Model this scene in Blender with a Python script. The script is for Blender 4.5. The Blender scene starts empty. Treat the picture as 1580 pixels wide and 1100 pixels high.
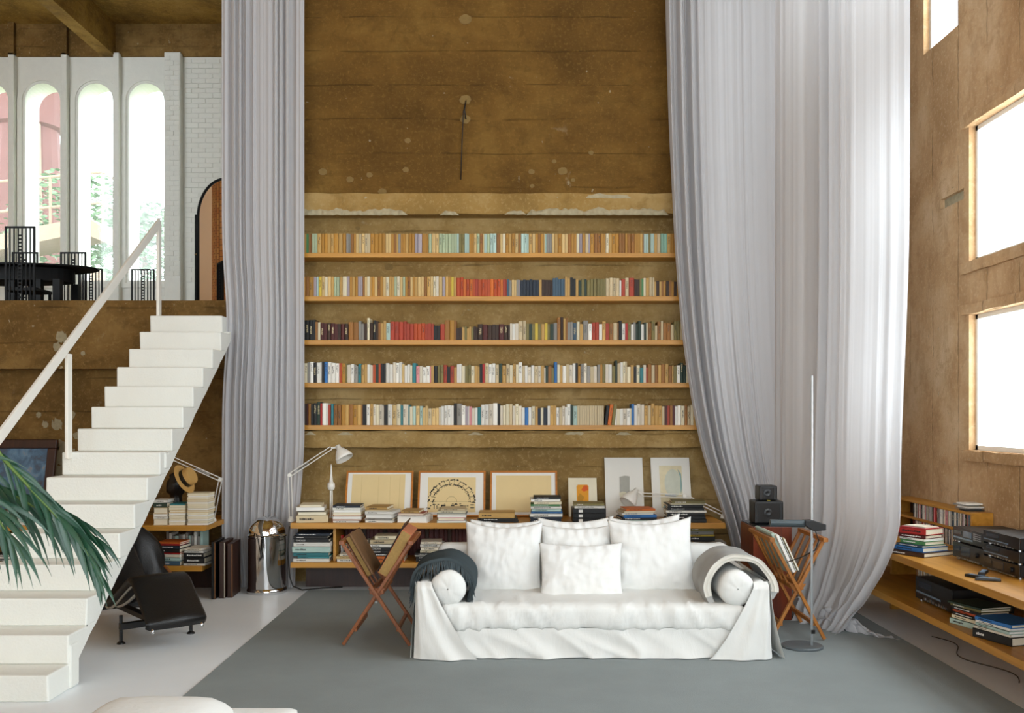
import bpy, bmesh, math, random
from mathutils import Vector, Matrix, noise

# ------------------------------------------------------------------ camera, world, light, exposure
SC = bpy.context.scene
COL = SC.collection
F = 1500.0; CX = 795.0; CY = 640.0; HC = 1.6      # focal length in px, vanishing point, eye height
cam = bpy.data.cameras.new('camera'); camo = bpy.data.objects.new('camera', cam); COL.objects.link(camo)
camo.location = (0, 0, HC); camo.rotation_euler = (math.radians(90), 0, 0)
cam.sensor_width = 36; cam.sensor_fit = 'HORIZONTAL'; cam.lens = F / 1580 * 36
cam.shift_x = (790 - CX) / 1580; cam.shift_y = (CY - 550) / 1580
cam.clip_end = 200
SC.camera = camo

W = bpy.data.worlds.new('overcast_sky'); SC.world = W; W.use_nodes = True
bg = W.node_tree.nodes['Background']; bg.inputs[0].default_value = (0.87, 0.95, 1.0, 1); bg.inputs[1].default_value = 10.0
SC.view_settings.view_transform = 'Standard'; SC.view_settings.look = 'None'
SC.view_settings.gamma = 1; SC.view_settings.use_curve_mapping = False
SC.view_settings.exposure = -0.22
SC.cycles.max_bounces = 10; SC.cycles.diffuse_bounces = 6; SC.cycles.transparent_max_bounces = 16

def portal(loc, rot, sx, sy):
    """a window opening that guides the sky's own light into the room"""
    l = bpy.data.lights.new('window_portal', 'AREA'); l.shape = 'RECTANGLE'; l.size = sx; l.size_y = sy
    l.cycles.is_portal = True
    o = bpy.data.objects.new('window_portal', l); COL.objects.link(o); o.location = loc; o.rotation_euler = rot
    return o

R = math.radians
rnd = random.Random(7)

def P(x, y, Z):
    """photo pixel at distance Z -> world point"""
    return Vector(((x - CX) * Z / F, Z, HC - (y - CY) * Z / F))
def PX(x, Z): return (x - CX) * Z / F
def PH(y, Z): return HC - (y - CY) * Z / F

# ------------------------------------------------------------------ materials
def lin(h):
    if isinstance(h, (tuple, list)): return tuple(h)
    h = h.lstrip('#'); out = []
    for i in (0, 2, 4):
        c = int(h[i:i+2], 16) / 255
        out.append(c / 12.92 if c <= .04045 else ((c + .055) / 1.055) ** 2.4)
    return tuple(out)

MATS = {}
class NT:
    def __init__(self, name):
        self.m = bpy.data.materials.new(name); self.m.use_nodes = True
        self.t = self.m.node_tree; self.t.nodes.clear()
        self.out = self.n('ShaderNodeOutputMaterial')
    def n(self, typ, **kw):
        nd = self.t.nodes.new(typ)
        for k, v in kw.items(): setattr(nd, k, v)
        return nd
    def l(self, a, b): self.t.links.new(a, b)
    def val(self, sock, v):
        if hasattr(v, 'is_output') or hasattr(v, 'links'): self.l(v, sock)
        else: sock.default_value = v
    def math(self, op, a, b=0.0, c=None, clamp=False):
        nd = self.n('ShaderNodeMath', operation=op); nd.use_clamp = clamp
        self.val(nd.inputs[0], a); self.val(nd.inputs[1], b)
        if c is not None: self.val(nd.inputs[2], c)
        return nd.outputs[0]
    def noise(self, vec, scale, detail=4, rough=.55, dist=0):
        nd = self.n('ShaderNodeTexNoise'); self.l(vec, nd.inputs['Vector'])
        nd.inputs['Scale'].default_value = scale; nd.inputs['Detail'].default_value = detail
        nd.inputs['Roughness'].default_value = rough; nd.inputs['Distortion'].default_value = dist
        return nd.outputs['Fac']
    def mapping(self, vec, scale=(1, 1, 1), loc=(0, 0, 0), rot=(0, 0, 0)):
        nd = self.n('ShaderNodeMapping'); self.l(vec, nd.inputs[0])
        nd.inputs['Scale'].default_value = scale; nd.inputs['Location'].default_value = loc; nd.inputs['Rotation'].default_value = rot
        return nd.outputs[0]
    def ramp(self, fac, stops):
        nd = self.n('ShaderNodeValToRGB'); self.l(fac, nd.inputs[0])
        e = nd.color_ramp.elements
        while len(e) < len(stops): e.new(0.5)
        for el, (p, c) in zip(e, stops):
            el.position = p; el.color = tuple(c) + (1,) if len(c) == 3 else c
        return nd.outputs[0]
    def mix(self, fac, a, b, mode='MIX'):
        nd = self.n('ShaderNodeMix', data_type='RGBA', blend_type=mode)
        self.val(nd.inputs[0], fac)
        for s, v in ((nd.inputs[6], a), (nd.inputs[7], b)):
            if isinstance(v, tuple): s.default_value = v + (1,) if len(v) == 3 else v
            else: self.l(v, s)
        return nd.outputs[2]
    def smooth(self, v, a, b):
        nd = self.n('ShaderNodeMapRange', interpolation_type='SMOOTHSTEP'); self.l(v, nd.inputs[0])
        nd.inputs[1].default_value = a; nd.inputs[2].default_value = b
        return nd.outputs[0]
    def bump(self, h, strength=.3, dist=.01, normal=None):
        nd = self.n('ShaderNodeBump'); nd.inputs['Strength'].default_value = strength; nd.inputs['Distance'].default_value = dist
        self.l(h, nd.inputs['Height'])
        if normal: self.l(normal, nd.inputs['Normal'])
        return nd.outputs[0]
    def bsdf(self, color, rough=.6, metal=0.0, normal=None, **kw):
        b = self.n('ShaderNodeBsdfPrincipled')
        if isinstance(color, tuple): b.inputs['Base Color'].default_value = color + (1,)
        else: self.l(color, b.inputs['Base Color'])
        self.val(b.inputs['Roughness'], rough); b.inputs['Metallic'].default_value = metal
        if normal: self.l(normal, b.inputs['Normal'])
        for k, v in kw.items(): b.inputs[k].default_value = v
        self.l(b.outputs[0], self.out.inputs[0])
        return b
    def obj(self): return self.n('ShaderNodeTexCoord').outputs['Object']
    def gen(self): return self.n('ShaderNodeTexCoord').outputs['Generated']

def plain(name, hexc, rough=.6, metal=0.0, var=.12, scale=9, bump=0, bscale=60, **kw):
    if name in MATS: return MATS[name]
    t = NT(name); o = t.obj(); c = lin(hexc)
    n = t.noise(o, scale, 5)
    col = t.mix(n, tuple(x * (1 - var) for x in c), tuple(min(1, x * (1 + var)) for x in c))
    nm = t.bump(t.noise(o, bscale, 3), bump, .01) if bump else None
    t.bsdf(col, rough, metal, nm, **kw)
    MATS[name] = t.m; return t.m

def concrete(name, base, dark, light, boards=True, vert=False, white=.0, seed=0.0):
    t = NT(name); o = t.mapping(t.obj(), loc=(seed, seed * .7, seed * .3))
    n1 = t.noise(o, 1.1, 6, .6, .3); n2 = t.noise(t.mapping(o, scale=(1.0, 1.0, 2.6) if not vert else (2.2, 2.2, .8)), 2.0, 9, .72); n3 = t.noise(o, 30, 6, .75)
    c = t.ramp(n1, [(.3, lin(dark)), (.5, lin(base)), (.72, lin(light))])
    c = t.mix(t.math('MULTIPLY', t.smooth(n2, .42, .72), .6), c, lin(dark)) if boards else c
    c = t.mix(t.math('MULTIPLY', t.smooth(n3, .50, .68), .6), c, lin(light)); c = t.mix(t.math('MULTIPLY', t.smooth(t.noise(o, 7, 7, .7, .5), .5, .66), .45), c, lin(dark))
    h = t.math('ADD', t.math('MULTIPLY', n3, .5), t.math('MULTIPLY', n2, .8))
    if boards:
        sep = t.n('ShaderNodeSeparateXYZ'); t.l(o, sep.inputs[0])
        z = sep.outputs[0 if vert else 2]
        if vert: z = sep.outputs[1]
        w = t.math('ADD', z, t.math('MULTIPLY', t.noise(t.mapping(o, scale=(.6, .6, 3)), 3, 3), .05))
        fr = t.math('FRACT', t.math('MULTIPLY', w, 3.1 if not vert else 2.2))
        ln = t.math('SUBTRACT', 1.0, t.smooth(t.math('ABSOLUTE', t.math('SUBTRACT', fr, .5)), .0, .03))
        ln = t.math('MULTIPLY', ln, t.smooth(t.noise(o, 2.5, 4), .42, .6))
        h = t.math('SUBTRACT', h, t.math('MULTIPLY', ln, 1.2))
        c = t.mix(t.math('MULTIPLY', ln, .32), c, tuple(x * .35 for x in lin(dark)))
    if white > 0:
        nw = t.noise(o, 3.3, 7, .7, .6); nb = t.noise(o, .8, 3)
        mk = t.math('MULTIPLY', t.smooth(nw, .62, .70), t.smooth(nb, .5, .62))
        sp = t.smooth(t.noise(o, 17, 2, .4), .74, .77)
        mk = t.math('MAXIMUM', mk, t.math('MULTIPLY', sp, .8))
        c = t.mix(t.math('MULTIPLY', mk, white), c, lin('#b3a98c'))
        h = t.math('ADD', h, t.math('MULTIPLY', mk, .6))
    t.bsdf(c, .85, 0, t.bump(h, .55, .02), **{'Specular IOR Level': .25})
    MATS[name] = t.m; return t.m

def wood(name, base, dark, rough=.4, scale=3.0, axis='X', contrast=1.0):
    if name in MATS: return MATS[name]
    t = NT(name); o = t.obj()
    sc = {'X': (.6, 9, 9), 'Y': (9, .6, 9), 'Z': (9, 9, .6)}[axis]
    n = t.noise(t.mapping(o, scale=sc), scale, 6, .6, .4)
    c = t.ramp(n, [(.3, lin(dark)), (.62, lin(base))])
    c = t.mix(t.math('MULTIPLY', t.noise(o, 2.2, 3), .3), c, tuple(x * .8 for x in lin(base)))
    t.bsdf(c, rough, 0, t.bump(n, .08, .003))
    MATS[name] = t.m; return t.m

def cloth(name, hexc, transl=0.0, weave=220, bump=.15, var=.05, wr=0.0):
    t = NT(name); o = t.obj(); c = lin(hexc)
    n = t.noise(o, 5, 4); col = t.mix(n, tuple(x * (1 - var) for x in c), tuple(min(1, x * (1 + var)) for x in c))
    h = t.noise(o, weave, 2)
    nm = t.bump(h, bump, .002)
    if wr: nm = t.bump(t.noise(t.mapping(o, scale=(1, 1, .35)), 16, 4, .5, .8), wr, .02, nm)
    d = t.n('ShaderNodeBsdfDiffuse'); t.l(col, d.inputs[0]); t.l(nm, d.inputs['Normal'])
    s = d.outputs[0]
    if transl:
        tr = t.n('ShaderNodeBsdfTranslucent'); t.l(col, tr.inputs[0]); t.l(nm, tr.inputs['Normal'])
        mx = t.n('ShaderNodeMixShader'); mx.inputs[0].default_value = transl; t.l(s, mx.inputs[1]); t.l(tr.outputs[0], mx.inputs[2]); s = mx.outputs[0]
    t.l(s, t.out.inputs[0]); MATS[name] = t.m; return t.m

def glass(name='window_glass', gloss=.06, tint=(1, 1, 1)):
    t = NT(name)
    tr = t.n('ShaderNodeBsdfTransparent'); tr.inputs[0].default_value = tint + (1,)
    gl = t.n('ShaderNodeBsdfGlossy'); gl.inputs['Roughness'].default_value = .03
    mx = t.n('ShaderNodeMixShader'); mx.inputs[0].default_value = gloss
    t.l(tr.outputs[0], mx.inputs[1]); t.l(gl.outputs[0], mx.inputs[2]); t.l(mx.outputs[0], t.out.inputs[0])
    MATS[name] = t.m; return t.m

def brickmat(name, c1, c2, mortar, scale=3.0, rot=(R(90), 0, R(90))):
    t = NT(name); o = t.mapping(t.obj(), rot=rot)
    b = t.n('ShaderNodeTexBrick'); t.l(o, b.inputs[0])
    b.inputs['Color1'].default_value = lin(c1) + (1,); b.inputs['Color2'].default_value = lin(c2) + (1,); b.inputs['Mortar'].default_value = lin(mortar) + (1,)
    b.inputs['Scale'].default_value = scale; b.inputs['Brick Width'].default_value = .30; b.inputs['Row Height'].default_value = .10; b.inputs['Mortar Size'].default_value = .014
    t.bsdf(b.outputs[0], .85, 0, t.bump(b.outputs['Fac'], -.6, .01)); MATS[name] = t.m; return t.m

M_CONC = concrete('concrete_tan', '#9a7e4c', '#785e33', '#b59c6c', white=.6)
M_CONCU = concrete('concrete_ochre_dimmed', '#6e4f1f', '#523912', '#85662f', white=.55, seed=3.0)  # own ochre, plus the light falloff up high put into a darker tone
M_BAND = concrete('concrete_band', '#9c7c45', '#7e6232', '#b39866', boards=False, white=.8, seed=5.0)
M_CONCL = concrete('concrete_dark_brown', '#72562b', '#4d3817', '#8d7143', white=.75, seed=9.0)
M_CONCR = concrete('concrete_pale_brown', '#c6a176', '#a47f55', '#d8bc97', vert=True, white=.5, seed=13.0)
M_CEIL = concrete('concrete_ceiling', '#93702f', '#644818', '#ab8746', seed=17.0)
M_WHITEWALL = plain('white_painted_brick', '#dcdcd4', .75, var=.06, bump=.5, bscale=22)
M_PLASTER = plain('crumbling_plaster', '#aa9e80', .9, var=.3, scale=25, bump=.8, bscale=45)
M_SPOT = plain('faded_plaster_spot', '#7d6538', .9, var=.25, scale=25, bump=.6, bscale=45)
M_PEELW = plain('peeling_whitewash', '#8f8468', .9, var=.35, scale=30, bump=.6, bscale=45)
M_FLOOR = plain('white_painted_floor', '#e8edf0', .42, var=.05, scale=2.5, bump=.05, bscale=12)
M_CARPET = plain('grey_carpet', '#8a9292', .95, var=.12, scale=3, bump=.6, bscale=320)
M_STAIR = plain('white_painted_concrete', '#e2e3dc', .7, var=.04, scale=4, bump=.25, bscale=70)
M_SHELF = wood('orange_beech_wood', '#ca9036', '#ab7520', .42, 2.4, 'X')
M_SHELFY = wood('orange_beech_wood_long', '#ca9036', '#ab7520', .4, 2.4, 'Y')
M_RACK = wood('honey_wood', '#b0702c', '#87501d', .4, 3, 'Z')
M_RACKD = wood('chestnut_wood', '#8f5226', '#683617', .4, 3, 'Z')
M_ROSE = wood('rosewood', '#7d3416', '#4a1a0b', .3, 2.2, 'Z')
M_FRAME = wood('oak_frame', '#c27a2c', '#a3611d', .4, 3, 'X')
M_DARKWOOD = wood('dark_brown_wood', '#3c2116', '#26130c', .45, 3, 'Z')
M_CURT = cloth('white_curtain_cotton', '#c8c7c9', .25, 400, .05, .02)
M_CURTS = cloth('sheer_white_curtain', '#d9d9db', .48, 400, .05, .02)
M_SOFA = cloth('white_slipcover_cotton', '#dfdfdb', 0, 300, .12, .03, .25)
M_PILLOW = cloth('white_pillow_cotton', '#e1e1de', 0, 300, .10, .02, .18)
M_THROWD = cloth('dark_grey_wool', '#454d50', 0, 160, .5, .2)
M_THROWL = cloth('light_grey_wool', '#a3a3a0', 0, 160, .6, .22)
M_THROWW = cloth('off_white_wool', '#d6d2c8', 0, 160, .4, .08)
M_BLACK = plain('black_lacquer', '#0c0c0d', .3, var=.2)
M_LEATHER = plain('black_leather', '#0e0d0d', .38, var=.3, bump=.25, bscale=90)
M_BLKMETAL = plain('black_steel', '#131416', .4)
M_CHROME = plain('chrome', '#d8d9da', .06, 1.0, var=.02)
M_STEEL = plain('brushed_steel', '#b6b9bb', .28, 1.0, var=.05)
M_WMETAL = plain('white_enamel', '#e6e3da', .35, var=.03)
M_GLASS = glass()
def haze_veil():  # bright outdoor haze put into the panes as a faint white translucent veil
    t = NT('haze_veil_glass'); tr = t.n('ShaderNodeBsdfTransparent'); tl = t.n('ShaderNodeBsdfTranslucent'); tl.inputs[0].default_value = (.95, .97, 1, 1)
    gl = t.n('ShaderNodeBsdfGlossy'); gl.inputs['Roughness'].default_value = .05
    a = t.n('ShaderNodeMixShader'); b = t.n('ShaderNodeMixShader')
    t.l(t.math('MULTIPLY_ADD', t.noise(t.obj(), 3, 5), .016, .016), a.inputs[0]); b.inputs[0].default_value = .04
    t.l(tr.outputs[0], a.inputs[1]); t.l(tl.outputs[0], a.inputs[2]); t.l(a.outputs[0], b.inputs[1]); t.l(gl.outputs[0], b.inputs[2]); t.l(b.outputs[0], t.out.inputs[0])
    return t.m
M_HAZE = haze_veil()
M_PAPER = plain('paper_cream', '#e5dcc4', .85, var=.06, scale=20)
M_PAPERW = plain('paper_white', '#ebe9e2', .8, var=.04, scale=12)
M_RUBBER = plain('black_rubber_cable', '#15120f', .5)

# ------------------------------------------------------------------ mesh builder
class MB:
    def __init__(s): s.v = []; s.f = []; s.m = []
    def add(s, vs, fs, mi=0, M=None):
        b = len(s.v)
        for p in vs:
            p = Vector(p); s.v.append(M @ p if M is not None else p)
        for f in fs: s.f.append([b + i for i in f]); s.m.append(mi)
        return s
    def box(s, x0, x1, y0, y1, z0, z1, mi=0, M=None):
        return s.add([(x0, y0, z0), (x1, y0, z0), (x1, y1, z0), (x0, y1, z0), (x0, y0, z1), (x1, y0, z1), (x1, y1, z1), (x0, y1, z1)],
                     [(0, 3, 2, 1), (4, 5, 6, 7), (0, 1, 5, 4), (1, 2, 6, 5), (2, 3, 7, 6), (3, 0, 4, 7)], mi, M)
    def bar(s, a, b, w, d, up=(0, 0, 1), mi=0):
        """rectangular bar from a to b, w wide across, d thick"""
        a = Vector(a); b = Vector(b); t = (b - a); L = t.length; t.normalize()
        u = Vector(up); x = t.cross(u)
        if x.length < 1e-4: x = t.cross(Vector((1, 0, 0)))
        x.normalize(); y = x.cross(t).normalized()
        M = Matrix((x, t, y)).transposed().to_4x4(); M.translation = a
        return s.box(-w / 2, w / 2, 0, L, -d / 2, d / 2, mi, M)
    def tube(s, pts, r, seg=8, mi=0, caps=True, closed=False):
        pts = [Vector(p) for p in pts]; n = len(pts); b = len(s.v)
        rs = r if isinstance(r, (list, tuple)) else [r] * n
        pn = None
        for i, p in enumerate(pts):
            t = (pts[min(i + 1, n - 1)] - pts[max(i - 1, 0)])
            if closed: t = pts[(i + 1) % n] - pts[i - 1]
            t.normalize()
            if pn is None:
                pn = t.orthogonal().normalized()
            else:
                pn = pn - t * pn.dot(t)
                pn = pn.normalized() if pn.length > 1e-6 else t.orthogonal().normalized()
            bn = t.cross(pn)
            for k in range(seg):
                a = 2 * math.pi * k / seg
                s.v.append(p + (pn * math.cos(a) + bn * math.sin(a)) * rs[i])
        rng = n if closed else n - 1
        for i in range(rng):
            for k in range(seg):
                i2 = (i + 1) % n
                s.f.append([b + i * seg + k, b + i * seg + (k + 1) % seg, b + i2 * seg + (k + 1) % seg, b + i2 * seg + k]); s.m.append(mi)
        if caps and not closed:
            s.f.append([b + k for k in range(seg)][::-1]); s.m.append(mi)
            s.f.append([b + (n - 1) * seg + k for k in range(seg)]); s.m.append(mi)
        return s
    def lathe(s, prof, seg=24, M=None, mi=0):
        b = len(s.v)
        for (r, z) in prof:
            for k in range(seg):
                a = 2 * math.pi * k / seg; p = Vector((r * math.cos(a), r * math.sin(a), z)); s.v.append(M @ p if M is not None else p)
        for i in range(len(prof) - 1):
            for k in range(seg):
                s.f.append([b + i * seg + k, b + i * seg + (k + 1) % seg, b + (i + 1) * seg + (k + 1) % seg, b + (i + 1) * seg + k]); s.m.append(mi)
        if prof[0][0] > 1e-5: s.f.append([b + k for k in range(seg)][::-1]); s.m.append(mi)
        if prof[-1][0] > 1e-5: s.f.append([b + (len(prof) - 1) * seg + k for k in range(seg)]); s.m.append(mi)
        return s
    def grid(s, fn, nu, nv, mi=0, wrap=False):
        b = len(s.v)
        for j in range(nv + 1):
            for i in range(nu + (0 if wrap else 1)): s.v.append(Vector(fn(i / nu, j / nv)))
        w = nu + (0 if wrap else 1)
        for j in range(nv):
            for i in range(nu):
                i2 = (i + 1) % w if wrap else i + 1
                s.f.append([b + j * w + i, b + j * w + i2, b + (j + 1) * w + i2, b + (j + 1) * w + i]); s.m.append(mi)
        return s
    def prism(s, pts, vec, mi=0):
        """closed polygon pts (3-D, planar) extruded by vec"""
        b = len(s.v); n = len(pts); vec = Vector(vec)
        s.v += [Vector(p) for p in pts] + [Vector(p) + vec for p in pts]
        s.f.append([b + i for i in range(n)][::-1]); s.f.append([b + n + i for i in range(n)]); s.m += [mi, mi]
        for i in range(n):
            j = (i + 1) % n; s.f.append([b + i, b + j, b + n + j, b + n + i]); s.m.append(mi)
        return s
    def mesh(s, name, recalc=True, smooth=False):
        me = bpy.data.meshes.new(name); me.from_pydata([tuple(v) for v in s.v], [], s.f); me.update()
        me.polygons.foreach_set('material_index', s.m)
        if recalc:
            bm = bmesh.new(); bm.from_mesh(me); bmesh.ops.recalc_face_normals(bm, faces=bm.faces[:]); bm.to_mesh(me); bm.free()
        if smooth: me.polygons.foreach_set('use_smooth', [True] * len(me.polygons))
        me.update(); return me
    def build(s, name, mats, parent=None, loc=None, rot=None, smooth=False, bevel=0.0, recalc=True, subsurf=0, angle=None):
        me = s.mesh(name, recalc, smooth)
        for m in (mats if isinstance(mats, (list, tuple)) else [mats]): me.materials.append(m)
        o = bpy.data.objects.new(name, me); COL.objects.link(o)
        if parent: o.parent = parent
        if loc is not None: o.location = loc
        if rot is not None: o.rotation_euler = rot
        if bevel:
            b = o.modifiers.new('bevel', 'BEVEL'); b.width = bevel; b.segments = 2; b.limit_method = 'ANGLE'; b.angle_limit = R(40)
        if subsurf:
            b = o.modifiers.new('subsurf', 'SUBSURF'); b.levels = subsurf; b.render_levels = subsurf
        if angle is not None:
            try: me.set_sharp_from_angle(angle=R(angle))
            except Exception: pass
        return o

def tag(o, label, cat, group=None):
    o['label'] = label; o['category'] = cat
    if group: o['group'] = group
    return o
def struct(o, label=None):
    o['kind'] = 'structure'
    if label: o['label'] = label
    return o
def thing(name, label, cat, loc=(0, 0, 0), rz=0, group=None, rot=None):
    o = bpy.data.objects.new(name, None); COL.objects.link(o); o.empty_display_size = .1
    o.location = loc; o.rotation_euler = rot if rot else (0, 0, rz)
    return tag(o, label, cat, group)
def copy_tree(o, parent=None):
    c = o.copy(); COL.objects.link(c); c.parent = parent
    for ch in [x for x in bpy.data.objects if x.parent is o]: copy_tree(ch, c)
    return c
ORD1 = ['zeroth', 'first', 'second', 'third', 'fourth', 'fifth', 'sixth', 'seventh', 'eighth', 'ninth', 'tenth', 'eleventh', 'twelfth', 'thirteenth', 'fourteenth', 'fifteenth', 'sixteenth', 'seventeenth', 'eighteenth', 'nineteenth']
TENS = ['', '', 'twent', 'thirt', 'fort', 'fift', 'sixt', 'sevent', 'eight', 'ninet']
def ordinal(n):
    if n < 20: return ORD1[n]
    if n >= 100: return 'hundred and ' + ordinal(n - 100) if n > 100 else 'hundredth'
    t, u = divmod(n, 10)
    return TENS[t] + 'ieth' if u == 0 else TENS[t] + 'y-' + ORD1[u]

def rect_with_holes(mb, u0, u1, v0, v1, holes, to3, depth, mi=0, jamb_mi=None):
    """flat wall on both faces with rectangular through-holes; to3(u, v, d) -> point, d = 0 room side, depth = far side"""
    us = sorted({u0, u1, *[h[0] for h in holes], *[h[1] for h in holes]}); vs = sorted({v0, v1, *[h[2] for h in holes], *[h[3] for h in holes]})
    us = [u for u in us if u0 <= u <= u1]; vs = [v for v in vs if v0 <= v <= v1]
    for i in range(len(us) - 1):
        for j in range(len(vs) - 1):
            a, b, c, d = us[i], us[i + 1], vs[j], vs[j + 1]; mu, mv = (a + b) / 2, (c + d) / 2
            if any(h[0] < mu < h[1] and h[2] < mv < h[3] for h in holes): continue
            for dd in (0, depth):
                mb.add([to3(a, c, dd), to3(b, c, dd), to3(b, d, dd), to3(a, d, dd)], [(0, 1, 2, 3)], mi)
    jm = mi if jamb_mi is None else jamb_mi
    for (a, b, c, d) in list(holes) + [(u0, u1, v0, v1)]:
        for p, q in (((a, c), (b, c)), ((b, c), (b, d)), ((b, d), (a, d)), ((a, d), (a, c))):
            mb.add([to3(*p, 0), to3(*q, 0), to3(*q, depth), to3(*p, depth)], [(0, 1, 2, 3)], jm)

# ------------------------------------------------------------------ the room shell
ZW = 9.35                       # wall behind the books
XR = 3.4; XL = -6.6; YB = -4.0; HT = 9.2
ZM = 9.085; HM = 2.67           # gallery edge and floor
ZG = 18.0; HG = 8.82            # gallery window wall, gallery ceiling

struct(MB().box(XL, XR, YB, ZW, -.2, 0).build('floor', M_FLOOR), 'white painted concrete floor')
struct(MB().box(XL - .3, XR + .35, YB - .3, ZW + .3, HT, HT + .25).build('ceiling', M_CEIL), 'brown concrete ceiling of the hall')
# back wall: lower and book zone recessed, upper part standing forward, two bands
wb = MB().box(-2.7, XR + .35, ZW, ZW + .3, 0, HT)
wall_back = struct(wb.build('wall_back', M_CONC), 'tan concrete wall behind the bookshelves')
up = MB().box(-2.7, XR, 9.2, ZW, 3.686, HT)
wall_upper = struct(up.build('wall_upper', M_CONCU), 'ochre concrete wall above the bookshelves, weaker light put into its darker tone')
def rough_band(x0, x1, y0, y1, z0, z1, seed, amp=.012):
    mb = MB(); n = 90
    prof = [(y1, z0), (y0 + .004, z0), (y0, z0 + .012), (y0, z0 + .3 * (z1 - z0)), (y0, z0 + .7 * (z1 - z0)), (y0 + .004, z1 - .006), (y1, z1)]
    def fn(u, v):
        k = min(len(prof) - 1, int(round(v * (len(prof) - 1)))); y, z = prof[k]; x = x0 + (x1 - x0) * u
        if 0 < k < 6:
            y += amp * noise.noise(Vector((x * 3 + seed, z * 6, 0))); z += amp * .8 * noise.noise(Vector((x * 5, seed, z * 3)))
        return (x, y, z)
    return mb.grid(fn, n, len(prof) - 1)
trim1 = struct(rough_band(-2.7, XR, 9.14, 9.36, 3.491, 3.69, 1).build('trim_1', M_BAND), 'pale concrete band across the wall above the top bookshelf')
trim2 = struct(rough_band(-2.7, XR, 9.14, 9.36, 1.293, 1.455, 4).build('trim_2', M_CONC), 'concrete ledge below the lowest bookshelf')
def plaster(name, parent, px0, px1, py0, py1, Z, seed, th=.02):
    x0, x1 = PX(px0, Z), PX(px1, Z); z1, z0 = PH(py0, Z), PH(py1, Z); n = max(10, int((px1 - px0) / 1.5)); m = 6
    def fn(u, v):
        x = x0 + (x1 - x0) * u; e = min(1, min(u, 1 - u) * (x1 - x0) / .05)
        top = z0 + (z1 - z0) * e * (.66 + .45 * noise.noise(Vector((x * 7, seed, 0))) + .14 * noise.noise(Vector((x * 27, seed, 2))))
        z = z0 - .006 * e * noise.noise(Vector((x * 20, seed, 5))) + (top - z0) * v
        b = math.sin(math.pi * min(1, max(0, .08 + v * .9))) ** .5
        y = Z - (th * b * (.7 + .6 * noise.noise(Vector((x * 22, z * 22, seed))))) * e + .002
        return (x, y, z)
    return MB().grid(fn, n, m).build(name, M_PLASTER, parent, smooth=True)
plaster('plaster_patch', trim1, 455, 629, 319, 332, 9.14, 1)
plaster('plaster_patch', trim1, 678, 709, 323, 332, 9.14, 2)
plaster('plaster_patch', trim1, 778, 812, 322, 331, 9.14, 3)
plaster('plaster_patch', trim1, 812, 1032, 318, 332, 9.14, 4, .026)
plaster('plaster_patch', trim1, 900, 975, 298, 306, 9.14, 6, .008)
for (a, b, s_) in ((470, 488, 11), (520, 545, 12), (580, 592, 13), (598, 612, 14), (618, 634, 15), (722, 746, 16), (868, 905, 17), (950, 975, 18)):
    plaster('plaster_patch', trim2, a, b, 664.5, 671, 9.14, s_, .006)
PEEL = []
def spot(px, py, r, Z, seed, parent):
    c = P(px, py, Z); n = 14
    pts = [(c.x + r * math.cos(2 * math.pi * k / n) * (1 + .3 * noise.noise(Vector((k * .9, seed, 0)))), c.y + .001, c.z + .8 * r * math.sin(2 * math.pi * k / n) * (1 + .3 * noise.noise(Vector((k * .7, seed, 4))))) for k in range(n)]
    MB().prism(pts, (0, -.007, 0)).build('plaster_spot', M_SPOT, parent)
for k, (x, y, r) in enumerate(((868, 264, .045), (718, 30, .06), (718, 154, .055), (718, 184, .05), (498, 265, .04), (540, 277, .035), (629, 217, .03), (626, 262, .03), (820, 265, .03), (912, 236, .025), (855, 249, .022), (570, 270, .03), (590, 296, .04), (632, 308, .03), (884, 278, .02), (821, 287, .022))):
    spot(x, y, r, 9.2, k, wall_upper)
for k, (x, y) in enumerate(((552, 352), (600, 412), (545, 403))): spot(x, y, .022 + .02 * (k == 1), ZW, 40 + k, wall_back)
for k, (x, y, r) in enumerate(((88, 655, .05), (97, 700, .11), (82, 690, .06), (70, 655, .03), (110, 640, .04), (92, 735, .09), (85, 745, .05), (68, 690, .03), (118, 672, .03), (60, 640, .025), (95, 520, .05), (88, 535, .035), (128, 545, .02))):
    n = 20; c = P(x, y, ZW if y > 570 else ZM)
    pts = [(c.x + r * math.cos(2 * math.pi * j / n) * (1 + .9 * noise.noise(Vector((j * .9, k, 0)))), c.y + .001, c.z + 1.1 * r * math.sin(2 * math.pi * j / n) * (1 + .9 * noise.noise(Vector((j * .8, k, 4))))) for j in range(n)]
    PEEL.append((pts, y))
cb = MB().tube([P(719, 155, 9.19), P(716.5, 170, 9.16), P(719, 184, 9.19)], .006, 6)
cb.tube([P(719, 155, 9.19), P(715, 172, 9.165), P(713, 215, 9.18), P(711, 277, 9.185)], .005, 6)
tag(cb.build('cable', M_RUBBER, smooth=True), 'thin brown cable dangling from holes high in the ochre concrete wall', 'cable')

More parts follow.
